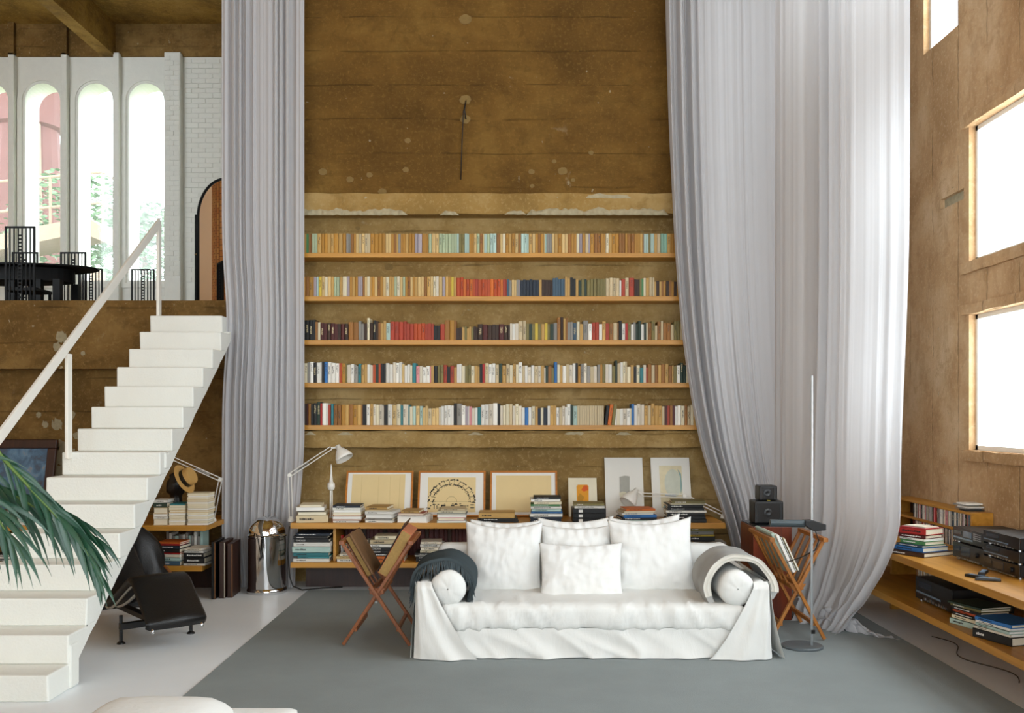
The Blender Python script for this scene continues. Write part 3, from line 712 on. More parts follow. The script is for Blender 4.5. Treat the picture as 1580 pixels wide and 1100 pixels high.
def runs(i):
    O = ['ochre', 'ochre', 'ochre', 'tan', 'tan', 'sand', 'sand', 'brown']
    Wt = ['white', 'white', 'white', 'ivory', 'ivory', 'cream', 'cream', 'beige', 'tan']
    MX = Wt + ['teal', 'olive', 'grey', 'black', 'light blue', 'brick red', 'dark green']
    if i == 0:
        h = (29.5, 30)
        return [(440, 472, O, (4, 6), h), (472, 476, ['green'], (4, 4), h), (476, 481, ['brown'], (3, 4), h), (481, 489, ['pale green'], (4, 5), h), (489, 534, O + ['tan'], (3.5, 7), h),
                (534, 541, ['grey', 'pale green'], (3.5, 4), h), (541, 549, ['brown', 'ochre'], (4, 5), h), (549, 571, ['sand', 'beige'], (3.5, 5), h), (571, 595, ['ochre', 'brown', 'brown'], (5, 7), h), (595, 614, O, (3.5, 5), h),
                (614, 618, ['grey'], (4, 4), h), (618, 640, O + ['sand'], (3.5, 5), h), (640, 651, ['lilac grey'], (4, 6), h), (651, 661, ['ochre'], (6, 9), h), (661, 666, ['pale green'], (5, 5), h), (666, 672, ['sand'], (5, 6), h),
                (672, 705, ['pale green', 'pale green', 'sand'], (4, 6), h), (705, 708, ['light blue'], (3, 3), h), (708, 717, ['olive', 'ochre', 'sand'], (3, 4.5), h), (717, 724, ['light blue'], (3.5, 4), h), (724, 731, ['ochre', 'brown'], (4, 5), h),
                (731, 747, ['sand', 'pale green', 'brown'], (4, 5), h), (747, 766, ['light blue', 'pale green', 'light blue'], (4, 5), h), (766, 772, ['brown'], (5, 6), h), (772, 780, ['sand', 'cream'], (3, 4), h), (780, 804, O, (4, 6), h),
                (804, 816, ['light blue'], (4, 5), h), (816, 841, ['sand', 'tan', 'brown', 'ochre'], (4, 6), h), (841, 844, ['light blue'], (3, 3), h), (844, 852, ['grey'], (4, 4), h), (852, 890, O, (3.5, 6), h), (890, 894, ['cream'], (4, 4), h),
                (894, 911, ['lilac grey', 'ochre', 'beige'], (4, 5), h), (911, 935, ['ochre', 'brown'], (4, 6), h), (935, 940, ['cream'], (5, 5), h), (940, 994, O, (3.5, 6), h), (994, 1001, ['light blue'], (4, 5), h), (1001, 1004, ['olive'], (4, 4), h), (1004, 1010, ['light blue'], (4, 5), h),
                (1010, 1020, ['tan', 'beige'], (4, 5), h), (1020, 1030, ['turquoise'], (5, 5), h), (1030, 1110, O, (4, 6), h)]
    if i == 1:
        h = (30, 31)
        return [(440, 484, O, (4, 6), h), (484, 488, ['lilac grey'], (4, 4), h), (488, 491, ['light blue'], (3, 3), h), (491, 501, ['yellow', 'sand'], (4, 5), h), (501, 535, ['cream', 'sand', 'pale green', 'tan', 'ochre'], (3.5, 6), h), (535, 539, ['lilac grey'], (4, 4), h),
                (539, 552, ['ochre', 'tan'], (4, 5), h), (552, 559, ['lilac grey'], (3.5, 4), h), (559, 600, O + ['cream'], (3, 5), h), (600, 640, O + ['lilac grey', 'cream', 'pale green'], (3.5, 5), h), (640, 668, O, (4, 6), h), (668, 687, ['cream', 'sand', 'lilac grey', 'ivory'], (4, 6), h), (687, 704, ['tan', 'ochre', 'yellow'], (4, 5), h),
                (704, 715, ['orange red'], (5, 6), (27, 29.5)), (715, 782, ['orange red', 'orange red', 'brick red', 'orange'], (3.5, 5.5), (25.5, 27)), (782, 786, ['slate blue', 'grey'], (4, 5), (26, 27)), (786, 803, ['grey', 'lilac grey', 'beige', 'sand'], (3, 4.5), (25, 26)),
                (803, 832, ['navy'], (4, 6), (25, 26.5)), (832, 836, ['tan'], (3.5, 4), (25, 26)), (836, 853, ['black', 'dark brown'], (4, 6), (25, 26)), (853, 872, ['slate blue'], (4, 5), (26, 29)), (872, 893, ['beige', 'tan', 'brown', 'black'], (3.5, 6), (26, 31)),
                (893, 911, ['dark green', 'olive', 'grey'], (3.5, 5), (24.5, 27)), (911, 935, ['olive'], (4, 5.5), (27, 28)), (935, 956, ['beige', 'grey', 'beige'], (5, 7), (28, 29)), (956, 959, ['white'], (3, 3), (24, 25)), (959, 965, ['brick red'], (5, 6), (26, 27)), (965, 971, ['beige'], (5, 6), (28, 29)),
                (971, 979, ['brick red'], (7, 8), (28.5, 29)), (979, 997, ['tan', 'olive', 'green', 'dark brown', 'cream'], (3, 5), (25, 29)), (997, 1010, ['tan', 'beige'], (5, 6), (27, 31)), (1010, 1110, ['brown', 'ochre', 'dark brown', 'tan'], (3, 5), (22, 25))]
    if i == 2:
        return [(445, 486, ['black', 'black', 'navy'], (4, 6), (30, 31.5)), (486, 494, ['brown', 'cream'], (4, 4.5), (27, 29)), (494, 537, ['maroon', 'maroon', 'dark brown'], (4, 6), (24.5, 26.5)), (537, 553, ['ochre', 'brown'], (7, 9), (27, 28.5)), (553, 566, ['olive', 'grey', 'dark brown'], (3.5, 5), (25, 30)), (566, 570, ['cream'], (4, 4), (33, 34)),
                (570, 602, ['black', 'tan', 'dark brown', 'light blue', 'olive', 'brown'], (3.5, 6), (26, 31)), (602, 627, ['brick red'], (5.5, 8), (28, 29)), (627, 669, ['brick red', 'brick red', 'orange red'], (4, 6.5), (25, 26)), (669, 686, ['brick red', 'black', 'dark green', 'brown'], (4, 6), (22, 26)), (686, 704, ['brown', 'ochre'], (7, 8.5), (30, 31)),
                (704, 737, ['dark brown', 'tan', 'dark brown', 'olive'], (3, 5), (18, 21)), (737, 787, ['dark brown', 'dark brown', 'maroon'], (5, 8), (23, 25)), (787, 800, ['white', 'cream', 'ivory'], (3.5, 5), (25, 28)), (800, 812, ['beige', 'tan'], (6, 7), (29, 31)), (812, 860, ['olive', 'dark green', 'tan', 'dark brown', 'yellow', 'olive', 'grey'], (4, 6), (23, 28)),
                (860, 876, ['brown', 'dark brown', 'tan'], (4, 6), (31, 37)), (876, 890, ['slate blue', 'grey'], (3.5, 5), (26, 28)), (890, 900, ['cream', 'tan'], (4, 5), (24, 29)), (900, 908, ['grey'], (7, 9), (29, 31)), (908, 940, ['white', 'teal', 'white', 'ivory', 'tan', 'brick red'], (4, 6), (24, 29)), (940, 955, ['brown', 'beige'], (5, 7), (25, 28)),
                (955, 1000, ['cream', 'red', 'grey', 'tan', 'dark green', 'black', 'olive', 'white'], (3.5, 6), (24, 30)), (1000, 1110, ['tan', 'beige', 'cream', 'white', 'brown', 'olive', 'brown'], (3.5, 6), (22, 31))]
    if i == 3:
        return [(445, 478, ['cream', 'black', 'cream', 'grey'], (3, 5), (30, 34)), (478, 483, ['white'], (5, 5), (32, 33)), (483, 488, ['black'], (4, 5), (31, 32)), (488, 496, ['white'], (5, 6), (31, 32)), (496, 500, ['black'], (4, 5), (32, 33)), (500, 505, ['blue'], (4, 5), (32, 33)), (505, 523, ['white'], (5, 7), (30, 33)), (523, 527, ['orange red'], (4, 4), (30, 30.5)),
                (527, 535, ['ochre', 'olive'], (5, 6), (29, 30)), (535, 552, ['ivory', 'white', 'grey'], (4, 6), (26, 29)), (552, 557, ['teal'], (3, 4), (28, 30)), (557, 575, Wt, (4, 6), (27, 29)), (575, 595, ['tan', 'black', 'orange red', 'white', 'dark green'], (3, 5), (26, 30)), (595, 620, ['white', 'white', 'ivory'], (4, 6), (28, 32)), (620, 636, ['sand', 'cream', 'white'], (4, 5), (26, 29)),
                (636, 642, ['teal'], (5, 6), (30, 31)), (642, 665, ['white', 'pink', 'white', 'ivory'], (4, 6), (24, 28)), (665, 705, ['brown', 'tan', 'brick red', 'olive', 'cream', 'black'], (4, 6), (23, 28)), (705, 712, ['light blue', 'white'], (3.5, 4), (28, 30)), (712, 740, ['tan', 'olive', 'green', 'cream', 'brown'], (4, 6), (25, 28)), (740, 748, ['black', 'red'], (3.5, 4.5), (28, 30)),
                (748, 770, ['beige', 'white', 'white'], (4, 6), (28, 31)), (770, 775, ['dark green'], (4, 5), (29, 30)), (775, 800, Wt + ['brick red'], (4, 6), (26, 30)), (800, 806, ['white'], (4, 6), (31, 32)), (806, 842, Wt, (4, 6), (23, 28)), (842, 855, ['dark green', 'brown', 'olive'], (4, 6), (23, 27)), (855, 860, ['blue'], (5, 5), (31, 32)), (860, 884, Wt, (4, 6), (26, 30)),
                (884, 892, ['white', 'black'], (4, 5), (29, 31)), (892, 930, ['ochre', 'light blue', 'ivory', 'grey', 'beige', 'tan'], (4, 6), (24, 30)), (930, 950, ['olive', 'ivory', 'white'], (4, 6), (25, 29)), (950, 953, ['dark green'], (3, 4), (34, 35)), (953, 968, ['beige', 'white', 'cream'], (4, 6), (30, 33)), (968, 1000, MX, (4, 6), (23, 29)), (1000, 1040, ['tan', 'beige', 'tan', 'brown'], (4, 6), (26, 30)), (1040, 1120, MX + ['yellow'], (4, 6), (25, 31))]
    return [(440, 475, ['brick red', 'maroon', 'dark brown'], (3.5, 6), (32, 34)), (475, 483, ['brown', 'black'], (4, 5), (32, 34)), (483, 494, ['dark green', 'black'], (5, 6), (34, 36)), (494, 497, ['red'], (3, 3), (33, 34)), (497, 506, ['white'], (5, 6), (33, 35)), (506, 514, ['brick red', 'teal'], (3.5, 4), (31, 33)), (514, 559, ['brown', 'tan', 'ochre'], (5, 6.5), (31, 32)), (559, 565, ['black'], (3.5, 5), (31, 32)),
            (565, 592, ['ivory', 'cream', 'tan', 'white'], (4, 6), (30, 33)), (592, 598, ['black'], (5, 6), (31, 32)), (598, 605, ['white'], (5, 7), (31, 33)), (605, 618, ['sand', 'cream'], (5, 7), (31, 33)), (618, 632, ['white', 'light blue', 'ivory', 'teal'], (3.5, 5), (29, 32)), (632, 660, ['light blue', 'cream', 'white', 'sand'], (4, 6), (27, 30)), (660, 680, ['ivory', 'sand', 'beige'], (4, 6), (25, 28)),
            (680, 700, ['white', 'white', 'dark green', 'ivory'], (4, 6), (28, 31)), (700, 712, ['black', 'white', 'grey'], (4, 6), (31, 34)), (712, 724, ['white', 'lilac grey'], (4, 6), (29, 32)), (724, 728, ['pink'], (3, 4), (27, 29)), (728, 742, ['teal', 'ivory', 'black', 'white'], (3.5, 5), (25, 28)), (742, 768, ['white', 'white', 'ivory'], (5, 7), (31, 34)), (768, 772, ['black'], (3, 4), (33, 34)),
            (772, 800, ['cream', 'tan', 'beige', 'ivory'], (3.5, 6), (30, 33)), (800, 830, Wt + ['blue'], (4, 6), (26, 30)), (830, 845, ['light blue', 'cream', 'navy', 'beige'], (4, 5), (26, 28)), (845, 875, ['ivory', 'beige', 'tan', 'white'], (4, 6), (25, 31)), (875, 891, ['white', 'orange', 'dark green', 'light blue'], (3.5, 6), (29, 34)), (891, 932, ['beige'], (3.6, 4.2), (30, 30.5)),
            (932, 952, ['olive', 'white', 'black', 'orange'], (4.5, 6), (29, 32)), (952, 975, ['white', 'ivory', 'grey', 'cream'], (4, 6), (25, 27)), (975, 979, ['blue'], (4, 4), (32, 33)), (979, 990, ['white', 'ivory', 'yellow'], (4, 5), (30, 33)), (990, 1026, ['ivory', 'white', 'tan', 'cream', 'blue', 'beige'], (4, 6), (28, 34)), (1026, 1042, ['maroon', 'brick red', 'brown'], (4, 5), (30, 31)), (1042, 1120, ['brown', 'cream', 'tan', 'yellow', 'white', 'beige'], (4, 6), (28, 32))]

allbooks = []
q = random.Random(21); PXW = SHELF_Y / F
for i in range(5):
    cnt = {}
    for (x0, x1, pal, wr_, hr_) in runs(i):
        x = x0; last = None; k = 0
        while x < x1 - 1.2:
            w = q.uniform(*wr_)
            if x + w > x1 - 1.6: w = x1 - x
            c = pal[k % len(pal)] if len(pal) <= 3 and q.random() < .6 else q.choice(pal); k += 1
            if len(set(pal)) > 2 and c == last and q.random() < .5: c = q.choice(pal)
            last = c; h = q.uniform(*hr_)
            vis = 466 < x + w / 2 < (1036, 1045, 1050, 1058, 1066)[i]
            lean = 0
            if i == 4 and 926 < x < 951: lean = .12
            if i == 1 and 700 > x > 690: lean = 0
            if vis: cnt[c] = cnt.get(c, 0) + 1
            allbooks.append(dict(i=i, x=x, w=w - .25, h=h, c=c, vis=vis, n=cnt.get(c, 0), lean=lean, titled=q.random() < (.6 if i >= 2 else .35), d=q.uniform(.15, .2), in_=q.uniform(0, .012)))
            x += w
vis = [b for b in allbooks if b['vis']]; vis.sort(key=lambda b: -b['w'] * b['h'])
single = set(id(b) for b in vis[:300])
rest = MB(); restm = []; restidx = {}
for b in allbooks:
    w = b['w'] * PXW; h = b['h'] * PXW; X = PX(b['x'] + b['w'] / 2, SHELF_Y); Y = SHELF_Y + .012 + b['in_']; Zb = SHELF_BASE[b['i']]
    if not b['vis'] and b['x'] > 1100: continue
    if id(b) in single:
        o = bpy.data.objects.new('upright_book', UB); COL.objects.link(o)
        o.location = (X, Y, Zb + .0005); o.scale = (w, b['d'], h); o.rotation_euler = (0, b['lean'], q.uniform(-.012, .012))
        if b['lean']: o.location = (X - .5 * h * math.sin(b['lean']) + .016, Y, Zb + .5 * w * math.sin(b['lean']))
        o.material_slots[0].link = 'OBJECT'; o.material_slots[0].material = bookmat(b['c'], b['titled'])
        tag(o, '%s %s book, %s of that colour from the left, %s wall shelf' % ('wide' if b['w'] > 5.6 else 'slim', b['c'], ordinal(b['n']), SNAME[b['i']]), 'book', 'upright books on the %s wall shelf' % SNAME[b['i']])
    else:
        m = bookmat(b['c'], False)
        if m.name not in restidx: restidx[m.name] = len(restm); restm.append(m)
        M = Matrix.Translation((X, Y, Zb)) @ Matrix.Diagonal((w, b['d'], h, 1))
        rest.box(-.5, .5, 0, 1, 0.001, 1, restidx[m.name], M)
o = rest.build('thin_books', restm); o['kind'] = 'stuff'; tag(o, 'the thinnest upright books filling the gaps on the five wall shelves', 'books')

def text_mesh(s, size, mat, parent, loc, rot, name='title'):
    c = bpy.data.curves.new(name, 'FONT'); c.body = s; c.size = size; c.align_y = 'CENTER'
    t = bpy.data.objects.new(name, c); COL.objects.link(t)
    dg = bpy.context.evaluated_depsgraph_get(); me = bpy.data.meshes.new_from_object(t.evaluated_get(dg)); me.name = name
    bpy.data.objects.remove(t); bpy.data.curves.remove(c)
    me.materials.append(mat); o = bpy.data.objects.new(name, me); COL.objects.link(o); o.parent = parent; o.location = loc; o.rotation_euler = rot
    return o
M_INKW = plain('white_ink', '#e8e6e0', .6); M_INKB = plain('black_ink', '#1a1917', .7)

def flat_book(name, label, group, x, y, z, w, d, t, rz, col, pages_front=False, title=None, hard=True, parent=None):
    """a book lying flat: origin at the middle of its front lower edge, spine towards -Y (or the page edge when pages_front)"""
    root = MB(); ct = min(.004, t * .18)
    root.box(-w / 2, w / 2, 0, d, 0, ct).box(-w / 2, w / 2, 0, d, t - ct, t)
    if pages_front: root.box(-w / 2, w / 2, d - .006, d, 0, t)
    else: root.box(-w / 2, w / 2, 0, .006, 0, t)
    cov = root.build(name, bookmat(col, False), loc=(x, y, z), rot=(0, 0, rz))
    tag(cov, label, 'book', group)
    e = .004 if hard else .001
    MB().box(-w / 2 + e, w / 2 - e, (e if pages_front else .005), d - (.005 if pages_front else e), ct * .9, t - ct * .9).build('pages', M_PAPERW if col in ('white', 'ivory', 'light blue') else M_PAPER, cov)
    if title and not pages_front:
        dark = sum(lin(PAL[col])) / 3 < .15; ink = M_INKW if dark else M_INKB
        text_mesh(title, t * .62, ink, cov, (-w / 2 + .02, -.0008, t / 2), (R(90), 0, 0))
    elif not pages_front and t > .012:
        dark = sum(lin(PAL[col])) / 3 < .15; ink = M_INKW if dark else M_INKB
        mb = MB(); xx = -w / 2 + .03; g = random.Random(int(x * 997 + z * 7919))
        for _ in range(g.randint(5, 12)):
            ww = g.uniform(.004, .012); mb.box(xx, xx + ww, -.0012, .001, t * .36, t * g.uniform(.55, .68)); xx += ww + .004
            if xx > w / 2 - .02: break
        mb.build('spine_lettering', ink, cov)
    return cov

STACKN = 0
def stack(desc, group, px0, px1, py_top, py_base, Z, books, base_h, depth=.26, rz=0.0, seed=0, kind='book'):
    """books listed bottom to top: (colour, width fraction, thickness weight, pages_front, title)"""
    g = random.Random(seed + 100); sc = Z / F; tot = (py_base - py_top) * sc; ws = sum(b[2] for b in books); z = base_h
    X0, X1 = PX(px0, Z), PX(px1, Z); n = len(books)
    for k, b in enumerate(books):
        col, wf_, tw_ = b[0], b[1], b[2]; pf = b[3] if len(b) > 3 else False; title = b[4] if len(b) > 4 else None
        w = (X1 - X0) * wf_; t = tot * tw_ / ws; x = X0 + w / 2 + (X1 - X0 - w) * g.uniform(.05, .9)
        pos = 'topmost' if k == n - 1 else 'bottommost' if k == 0 else ordinal(k + 1) + ' up'
        flat_book('stacked_book', '%s %s, %s of the stack %s' % (col, kind, pos, desc), group, x, Z + g.uniform(0, .012), z + .0004, w, depth * g.uniform(.85, 1), t - .0006, rz + g.uniform(-.05, .05), col, pf, title)
        z += t
    return z

# ------------------------------------------------------------------ low bench under the shelves
BY = 8.65; BT = .637; BL = .285
bench = thing('plank_bench', 'long low orange wooden wall bench of two planks behind the sofa', 'bench', (0, 0, 0))
MB().box(-2.0, 1.87, BY, ZW - .002, BT - .05, BT).build('top_plank', M_SHELF, bench, bevel=.002)
MB().box(-2.0, 1.87, BY, ZW - .002, BL - .047, BL).build('lower_plank', M_SHELF, bench, bevel=.002)
for x in (PX(514, BY + .03), .35, 1.32):
    MB().box(x - .012, x + .012, BY + .1, ZW - .01, BL, BT - .05).build('divider', M_SHELF, bench)
MB().box(-1.95, 1.85, 9.05, 9.1, 0, BL - .047).build('plinth', M_DARKWOOD, bench)
G1 = 'stacked books on the bench top'; G2 = 'stacked books on the lower bench plank'
W_, C_, I_ = 'white', 'cream', 'ivory'
ZB = BY + .02
stack('beneath the left desk lamp', G1, 456, 507, 780, 807.5, ZB, [('beige', .95, 11), (C_, .85, 5, True), ('black', .8, 1.5), ('ivory', .85, 6, True), ('cream', .65, 3, True)], BT, .3, .1, 1)
stack('in front of the white tower model', G1, 513, 557, 781, 807.5, ZB, [(W_, .9, 3), ('brick red', 1, 2, True), (W_, 1, 4, True), ('brick red', .98, 1.5, True), (C_, 1, 4, True), (W_, .97, 4, True), (W_, .95, 3), ('navy', .97, 3)], BT, .28, 0, 2)
stack('below the first framed drawing', G1, 562, 606, 783, 807.5, ZB, [(W_, .97, 4), ('grey', 1, 3), (W_, .95, 6, True), (W_, 1, 5), ('beige', .75, 2, True), ('tan', .75, 5)], BT, .28, -.12, 3)
stack('between the first two framed drawings', G1, 612, 659, 789, 807.5, ZB, [(W_, 1, 7, True), (W_, .9, 2), ('brick red', .85, 2.5, True), ('tan', .6, 3)], BT, .26, -.1, 4)
stack('below the amphitheatre drawing', G1, 674, 719, 786, 807.5, ZB, [('light blue', 1, 3, True), ('pink', .9, 5, True), (W_, 1, 4, True), ('slate blue', 1, 2, True), (C_, .95, 4), ('beige', .85, 3)], BT, .26, 0, 5)
stack('behind the left rear sofa pillow', G1, 737, 800, 792, 807.5, ZB, [('black', 1, 3), ('black', .9, 3), ('tan', .88, 8)], BT, .28, 0, 6)
stack('in front of the blank framed sheet', G1, 818, 868, 768, 807.5, ZB, [('navy', .95, 6), ('navy', 1, 3), (W_, 1, 5), ('blue', .97, 3), ('light blue', .9, 4), (W_, .95, 4), ('green', .9, 3), ('cream', .85, 4), (W_, .9, 4), ('black', .85, 3)], BT, .26, 0, 7)
stack('below the white mounts', G1, 958, 1016, 786, 807.5, ZB, [('light blue', 1, 4), ('black', .95, 3.5), ('blue', .9, 4), (W_, .85, 3), ('beige', .85, 3, True), ('orange', .8, 3)], BT, .28, .1, 9)
stack('beneath the right desk lamp', G1, 1028, 1090, 774, 807.5, ZB, [('black', 1, 6, False), ('black', .95, 5), ('black', .92, 5), (W_, 1, 4), ('black', .9, 4), ('black', .88, 5), (C_, .85, 2), ('olive', .82, 4)], BT, .28, -.05, 10)
# three black box files with white labels and two books on them
for k in range(3):
    z = BT + k * .042; x = (PX(884, ZB) + PX(935, ZB)) / 2
    b = MB().box(-.148, .148, 0, .27, 0.0003, .0415).build('box_file', M_BLACK, loc=(x, ZB, z), bevel=.002)
    tag(b, 'black box file with white label, %s of three stacked behind the pillows' % ('lowest', 'middle', 'highest')[k], 'box file', 'black box files')
    MB().box(-.095, -.06, -.001, .001, .008, .033).build('paper_label', M_PAPERW, b)
stack('on the black box files', G1, 884, 934, 778, 786, ZB, [(W_, .93, 4), ('olive', .95, 3.5), ], BT + .1265, .27, 0, 11)
# lower plank
stack('on the lower plank at its left end', G2, 450, 510, 824, 868.5, ZB, [(W_, .92, 5), ('teal', .82, 3), ('teal', .9, 5), ('light blue', .97, 8), (W_, .95, 6), ('black', .9, 4.5, False, 'CHICAGO'), ('black', .88, 4), ('navy', .88, 3.5)], BL, .27, .0, 12)
stack('of three low books right of the bottle', G2, 519, 556, 856, 868.5, ZB, [(W_, .85, 4.5), ('sand', 1, 4), ('ivory', .6, 3)], BL, .13, 0, 13)
stack('behind the left magazine rack', G2, 568, 630, 828, 868.5, ZB, [('orange', .86, 8), ('black', .8, 4), ('black', .85, 4, False, 'CHICAGO'), ('black', .85, 4, False, 'CHICAGO'), (W_, .97, 4), ('beige', .85, 6), ('cream', .8, 5)], BL, .27, 0, 14)
stack('beside the sofa back', G2, 640, 686, 837, 868.5, ZB, [('black', .95, 4), ('black', .95, 3.5), (W_, 1, 1.5), ('black', .9, 3), (C_, .8, 3), ('ivory', .75, 4), (W_, .75, 4), ('ivory', .7, 3)], BL, .25, 0, 15)
stack('on the lower plank at its right end', G2, 1072, 1122, 838, 868.5, ZB, [('grey', 1, 2), (W_, .97, 2), ('slate blue', .98, 2), (W_, .97, 2), ('grey', 1, 2), ('light blue', .97, 2), ('grey', .95, 2)], BL, .26, 0, 16, 'magazine')
stack('beneath the right bench end', G2, 1062, 1103, 818, 838, ZB + .05, [('black', 1, 5), ('yellow', .97, 2), ('grey', .95, 4), ('olive', .95, 4)], BL + .185, .24, 0, 17)
# little things among them
bt = thing('red_capped_bottle', 'small white bottle with a red cap on the lower bench plank', 'bottle', (PX(527, 9.03), 9.03, BL))
MB().lathe([(.03, 0), (.032, .01), (.032, .13), (.02, .15), (.014, .155)], 16).build('body', M_WMETAL, bt, smooth=True)
MB().lathe([(.022, .152), (.022, .195), (.018, .2)], 16).build('cap', plain('red_plastic', '#c9342c', .4), bt)
mg = random.Random(5); x = PX(533, ZB + .15)
for k in range(8):
    w = mg.uniform(.016, .03); c = ['navy', 'black', 'blue', 'grey', 'white', 'navy', 'light blue', 'white'][k]
    o = bpy.data.objects.new('upright_book', UB); COL.objects.link(o); o.location = (x + w / 2, ZB + .14, BL + .0005); o.scale = (w, .17, mg.uniform(.15, .2)); x += w + .001
    o.material_slots[0].link = 'OBJECT'; o.material_slots[0].material = bookmat(c, True)
    tag(o, '%s paperback standing behind the left magazine rack, %s from its left' % (c, ordinal(k + 1)), 'book', 'paperbacks standing on the lower bench plank')
x = -1.60; k = 0
while x < .95:
    w = mg.uniform(.03, .05); k += 1
    if abs(x + w / 2 - .35) < .05: x = .40; continue
    o = bpy.data.objects.new('bound_volume', UB); COL.objects.link(o); o.location = (x + w / 2, 9.12, BL + .0005); o.scale = (w, .18, mg.uniform(.24, .27)); x += w + .001
    o.material_slots[0].link = 'OBJECT'; o.material_slots[0].material = bookmat('maroon' if k % 5 else 'dark brown', False)
    tag(o, 'dark red bound volume behind the bench stacks, %s from the left' % ordinal(k), 'book', 'dark bound volumes at the back of the bench')

# ------------------------------------------------------------------ framed and mounted pictures leaning on the wall
def picture(label, px0, px1, py0, py1, frame_mat, fw, mat_in, art, name='framed_picture', mount=None):
    Z = 9.22; w = (px1 - px0) * Z / F; h = (py1 - py0) * Z / F
    x = (PX(px0, Z) + PX(px1, Z)) / 2; base = 9.15; tilt = math.asin(min(.9, (ZW - .02 - base) / h)) if h > .2 else .3
    tilt = min(tilt, .35)
    t = thing(name, label, 'picture', (x, base, BT + .001), rot=(-tilt, 0, 0))
    if fw:
        mb = MB()
        for (a, b, c, d) in ((-w / 2, w / 2, 0, fw), (-w / 2, w / 2, h - fw, h), (-w / 2, -w / 2 + fw, fw, h - fw), (w / 2 - fw, w / 2, fw, h - fw)): mb.box(a, b, -.018, .0, c, d)
        mb.build('frame', frame_mat, t, bevel=.002)
    MB().box(-w / 2 + fw * .5, w / 2 - fw * .5, -.008, -.001, fw * .5, h - fw * .5).build('mount', mat_in, t)
    art(t, w, h)
    return t
M_SHEET = plain('yellowed_drawing_paper', '#ddc693', .85, var=.10, scale=3)
M_MOUNT = plain('white_mount_board', '#e2e1da', .8, var=.02)
def art_sheet(x0, x1, z0, z1, mat): 
    def f(t, w, h): MB().box(-w / 2 + x0 * w, -w / 2 + x1 * w, -.010, -.008, z0 * h, z1 * h).build('sheet', mat, t)
    return f
def sheet_lines(x0, x1, z0, z1):
    def f(t, w, h):
        MB().box(-w / 2 + x0 * w, -w / 2 + x1 * w, -.010, -.008, z0 * h, z1 * h).build('sheet', M_SHEET, t)
        mb = MB()
        for a in (.18, .5, .72, .9): mb.box(-w / 2 + (x0 + (x1 - x0) * a) * w - .0008, -w / 2 + (x0 + (x1 - x0) * a) * w + .0008, -.0108, -.0098, z0 * h + .02, z1 * h - .02)
        mb.build('faint_lines', plain('faint_pencil', '#b49a66', .9), t)
    return f
picture('wooden framed sheet of plain yellowed paper, nearest the left desk lamp', 533, 637, 726, 799, M_FRAME, .018, M_MOUNT, sheet_lines(.09, .88, .10, .93))
def art_plan(t, w, h):
    MB().box(-w * .355, w * .355, -.010, -.008, .10 * h, .86 * h).build('sheet', M_SHEET, t)
    mb = MB(); g = random.Random(4); cx, cz = 0.0, .33 * h; S = w * .34
    def dot(x, z, a, b, ang=0):
        M = Matrix.Translation((x, -.0105, z)) @ Matrix.Rotation(ang, 4, 'Y'); mb.box(-a, a, -.0006, .0006, -b, b, 0, M)
    for rr, n, s1, s2 in ((S, 46, .009, .006), (S * .80, 40, .010, .0045), (S * .74, 26, .006, .0025)):
        for k in range(n):
            if g.random() < .12: continue
            a = math.pi * k / (n - 1); rj = rr * (1 + g.uniform(-.025, .025))
            dot(cx + rj * math.cos(a), cz + rj * .97 * math.sin(a), s1 * g.uniform(.5, 1.2), s2 * g.uniform(.5, 1.3), -a + math.pi / 2 + g.uniform(-.3, .3))
    for k in range(14): 
        a = math.pi * k / 13; r0, r1 = S * .78, S * .98
        for f in (0, .4, .8): 
            rr = r0 + (r1 - r0) * f
            if g.random() < .7: dot(cx + rr * math.cos(a), cz + rr * math.sin(a), .012, .0022, -a)
    for k in range(26): dot(cx + S * g.uniform(-1, 1), cz - S * g.choice((.12, .2, .3)) + g.uniform(-.004, .004), g.uniform(.004, .02), g.uniform(.002, .005))
    for (x, z, a, b) in ((0, 0, S * .8, .001), (-S * .35, -S * .2, .02, .012), (S * .05, -S * .2, .016, .012), (S * .45, -S * .2, .014, .008), (-S * .75, -S * .24, .004, .02), (S * .95, -S * .05, .02, .004), (S * .9, -S * .15, .018, .004)): dot(cx + x, cz + z, a, b)
    for k in range(18):
        a = math.pi * k / 17; dot(cx + S * .22 * math.cos(a), cz + S * .22 * math.sin(a), .006, .001, -a + math.pi / 2)
    mb.build('ink_drawing', M_INKB, t)
picture('wooden framed ink drawing of a semicircular amphitheatre plan', 645, 749, 726, 799, M_FRAME, .018, M_MOUNT, art_plan)
picture('wooden framed blank yellowed sheet behind the tall stack of books', 756, 860, 726, 799, M_FRAME, .018, M_MOUNT, art_sheet(.09, .91, .10, .90, M_SHEET))
def poly_art(t, name, pts, col, y=-.011):
    MB().prism([(x, y, z) for x, z in pts], (0, .001, 0)).build(name, plain('ink_' + col.strip('#'), col, .85, var=.18, scale=14), t)
def art_orange(t, w, h):
    poly_art(t, 'orange_patch', [(-.2 * w, .30 * h), (.2 * w, .30 * h), (.22 * w, .78 * h), (.17 * w, .82 * h), (-.16 * w, .82 * h), (-.21 * w, .78 * h)], '#d8942c')
    poly_art(t, 'red_patch', [(-.05 * w, .68 * h), (.05 * w, .64 * h), (.19 * w, .68 * h), (.18 * w, .80 * h), (.05 * w, .80 * h)], '#cf5a26', -.012)
    poly_art(t, 'ochre_patch', [(-.15 * w, .32 * h), (-.02 * w, .34 * h), (.05 * w, .5 * h), (-.1 * w, .6 * h), (-.18 * w, .5 * h)], '#b8842a', -.012)
picture('small cream mount with an orange and yellow abstract print', 877, 921, 740, 802, M_FRAME, 0, plain('cream_mount_board', '#ded6bd', .8), art_orange, 'mounted_print')
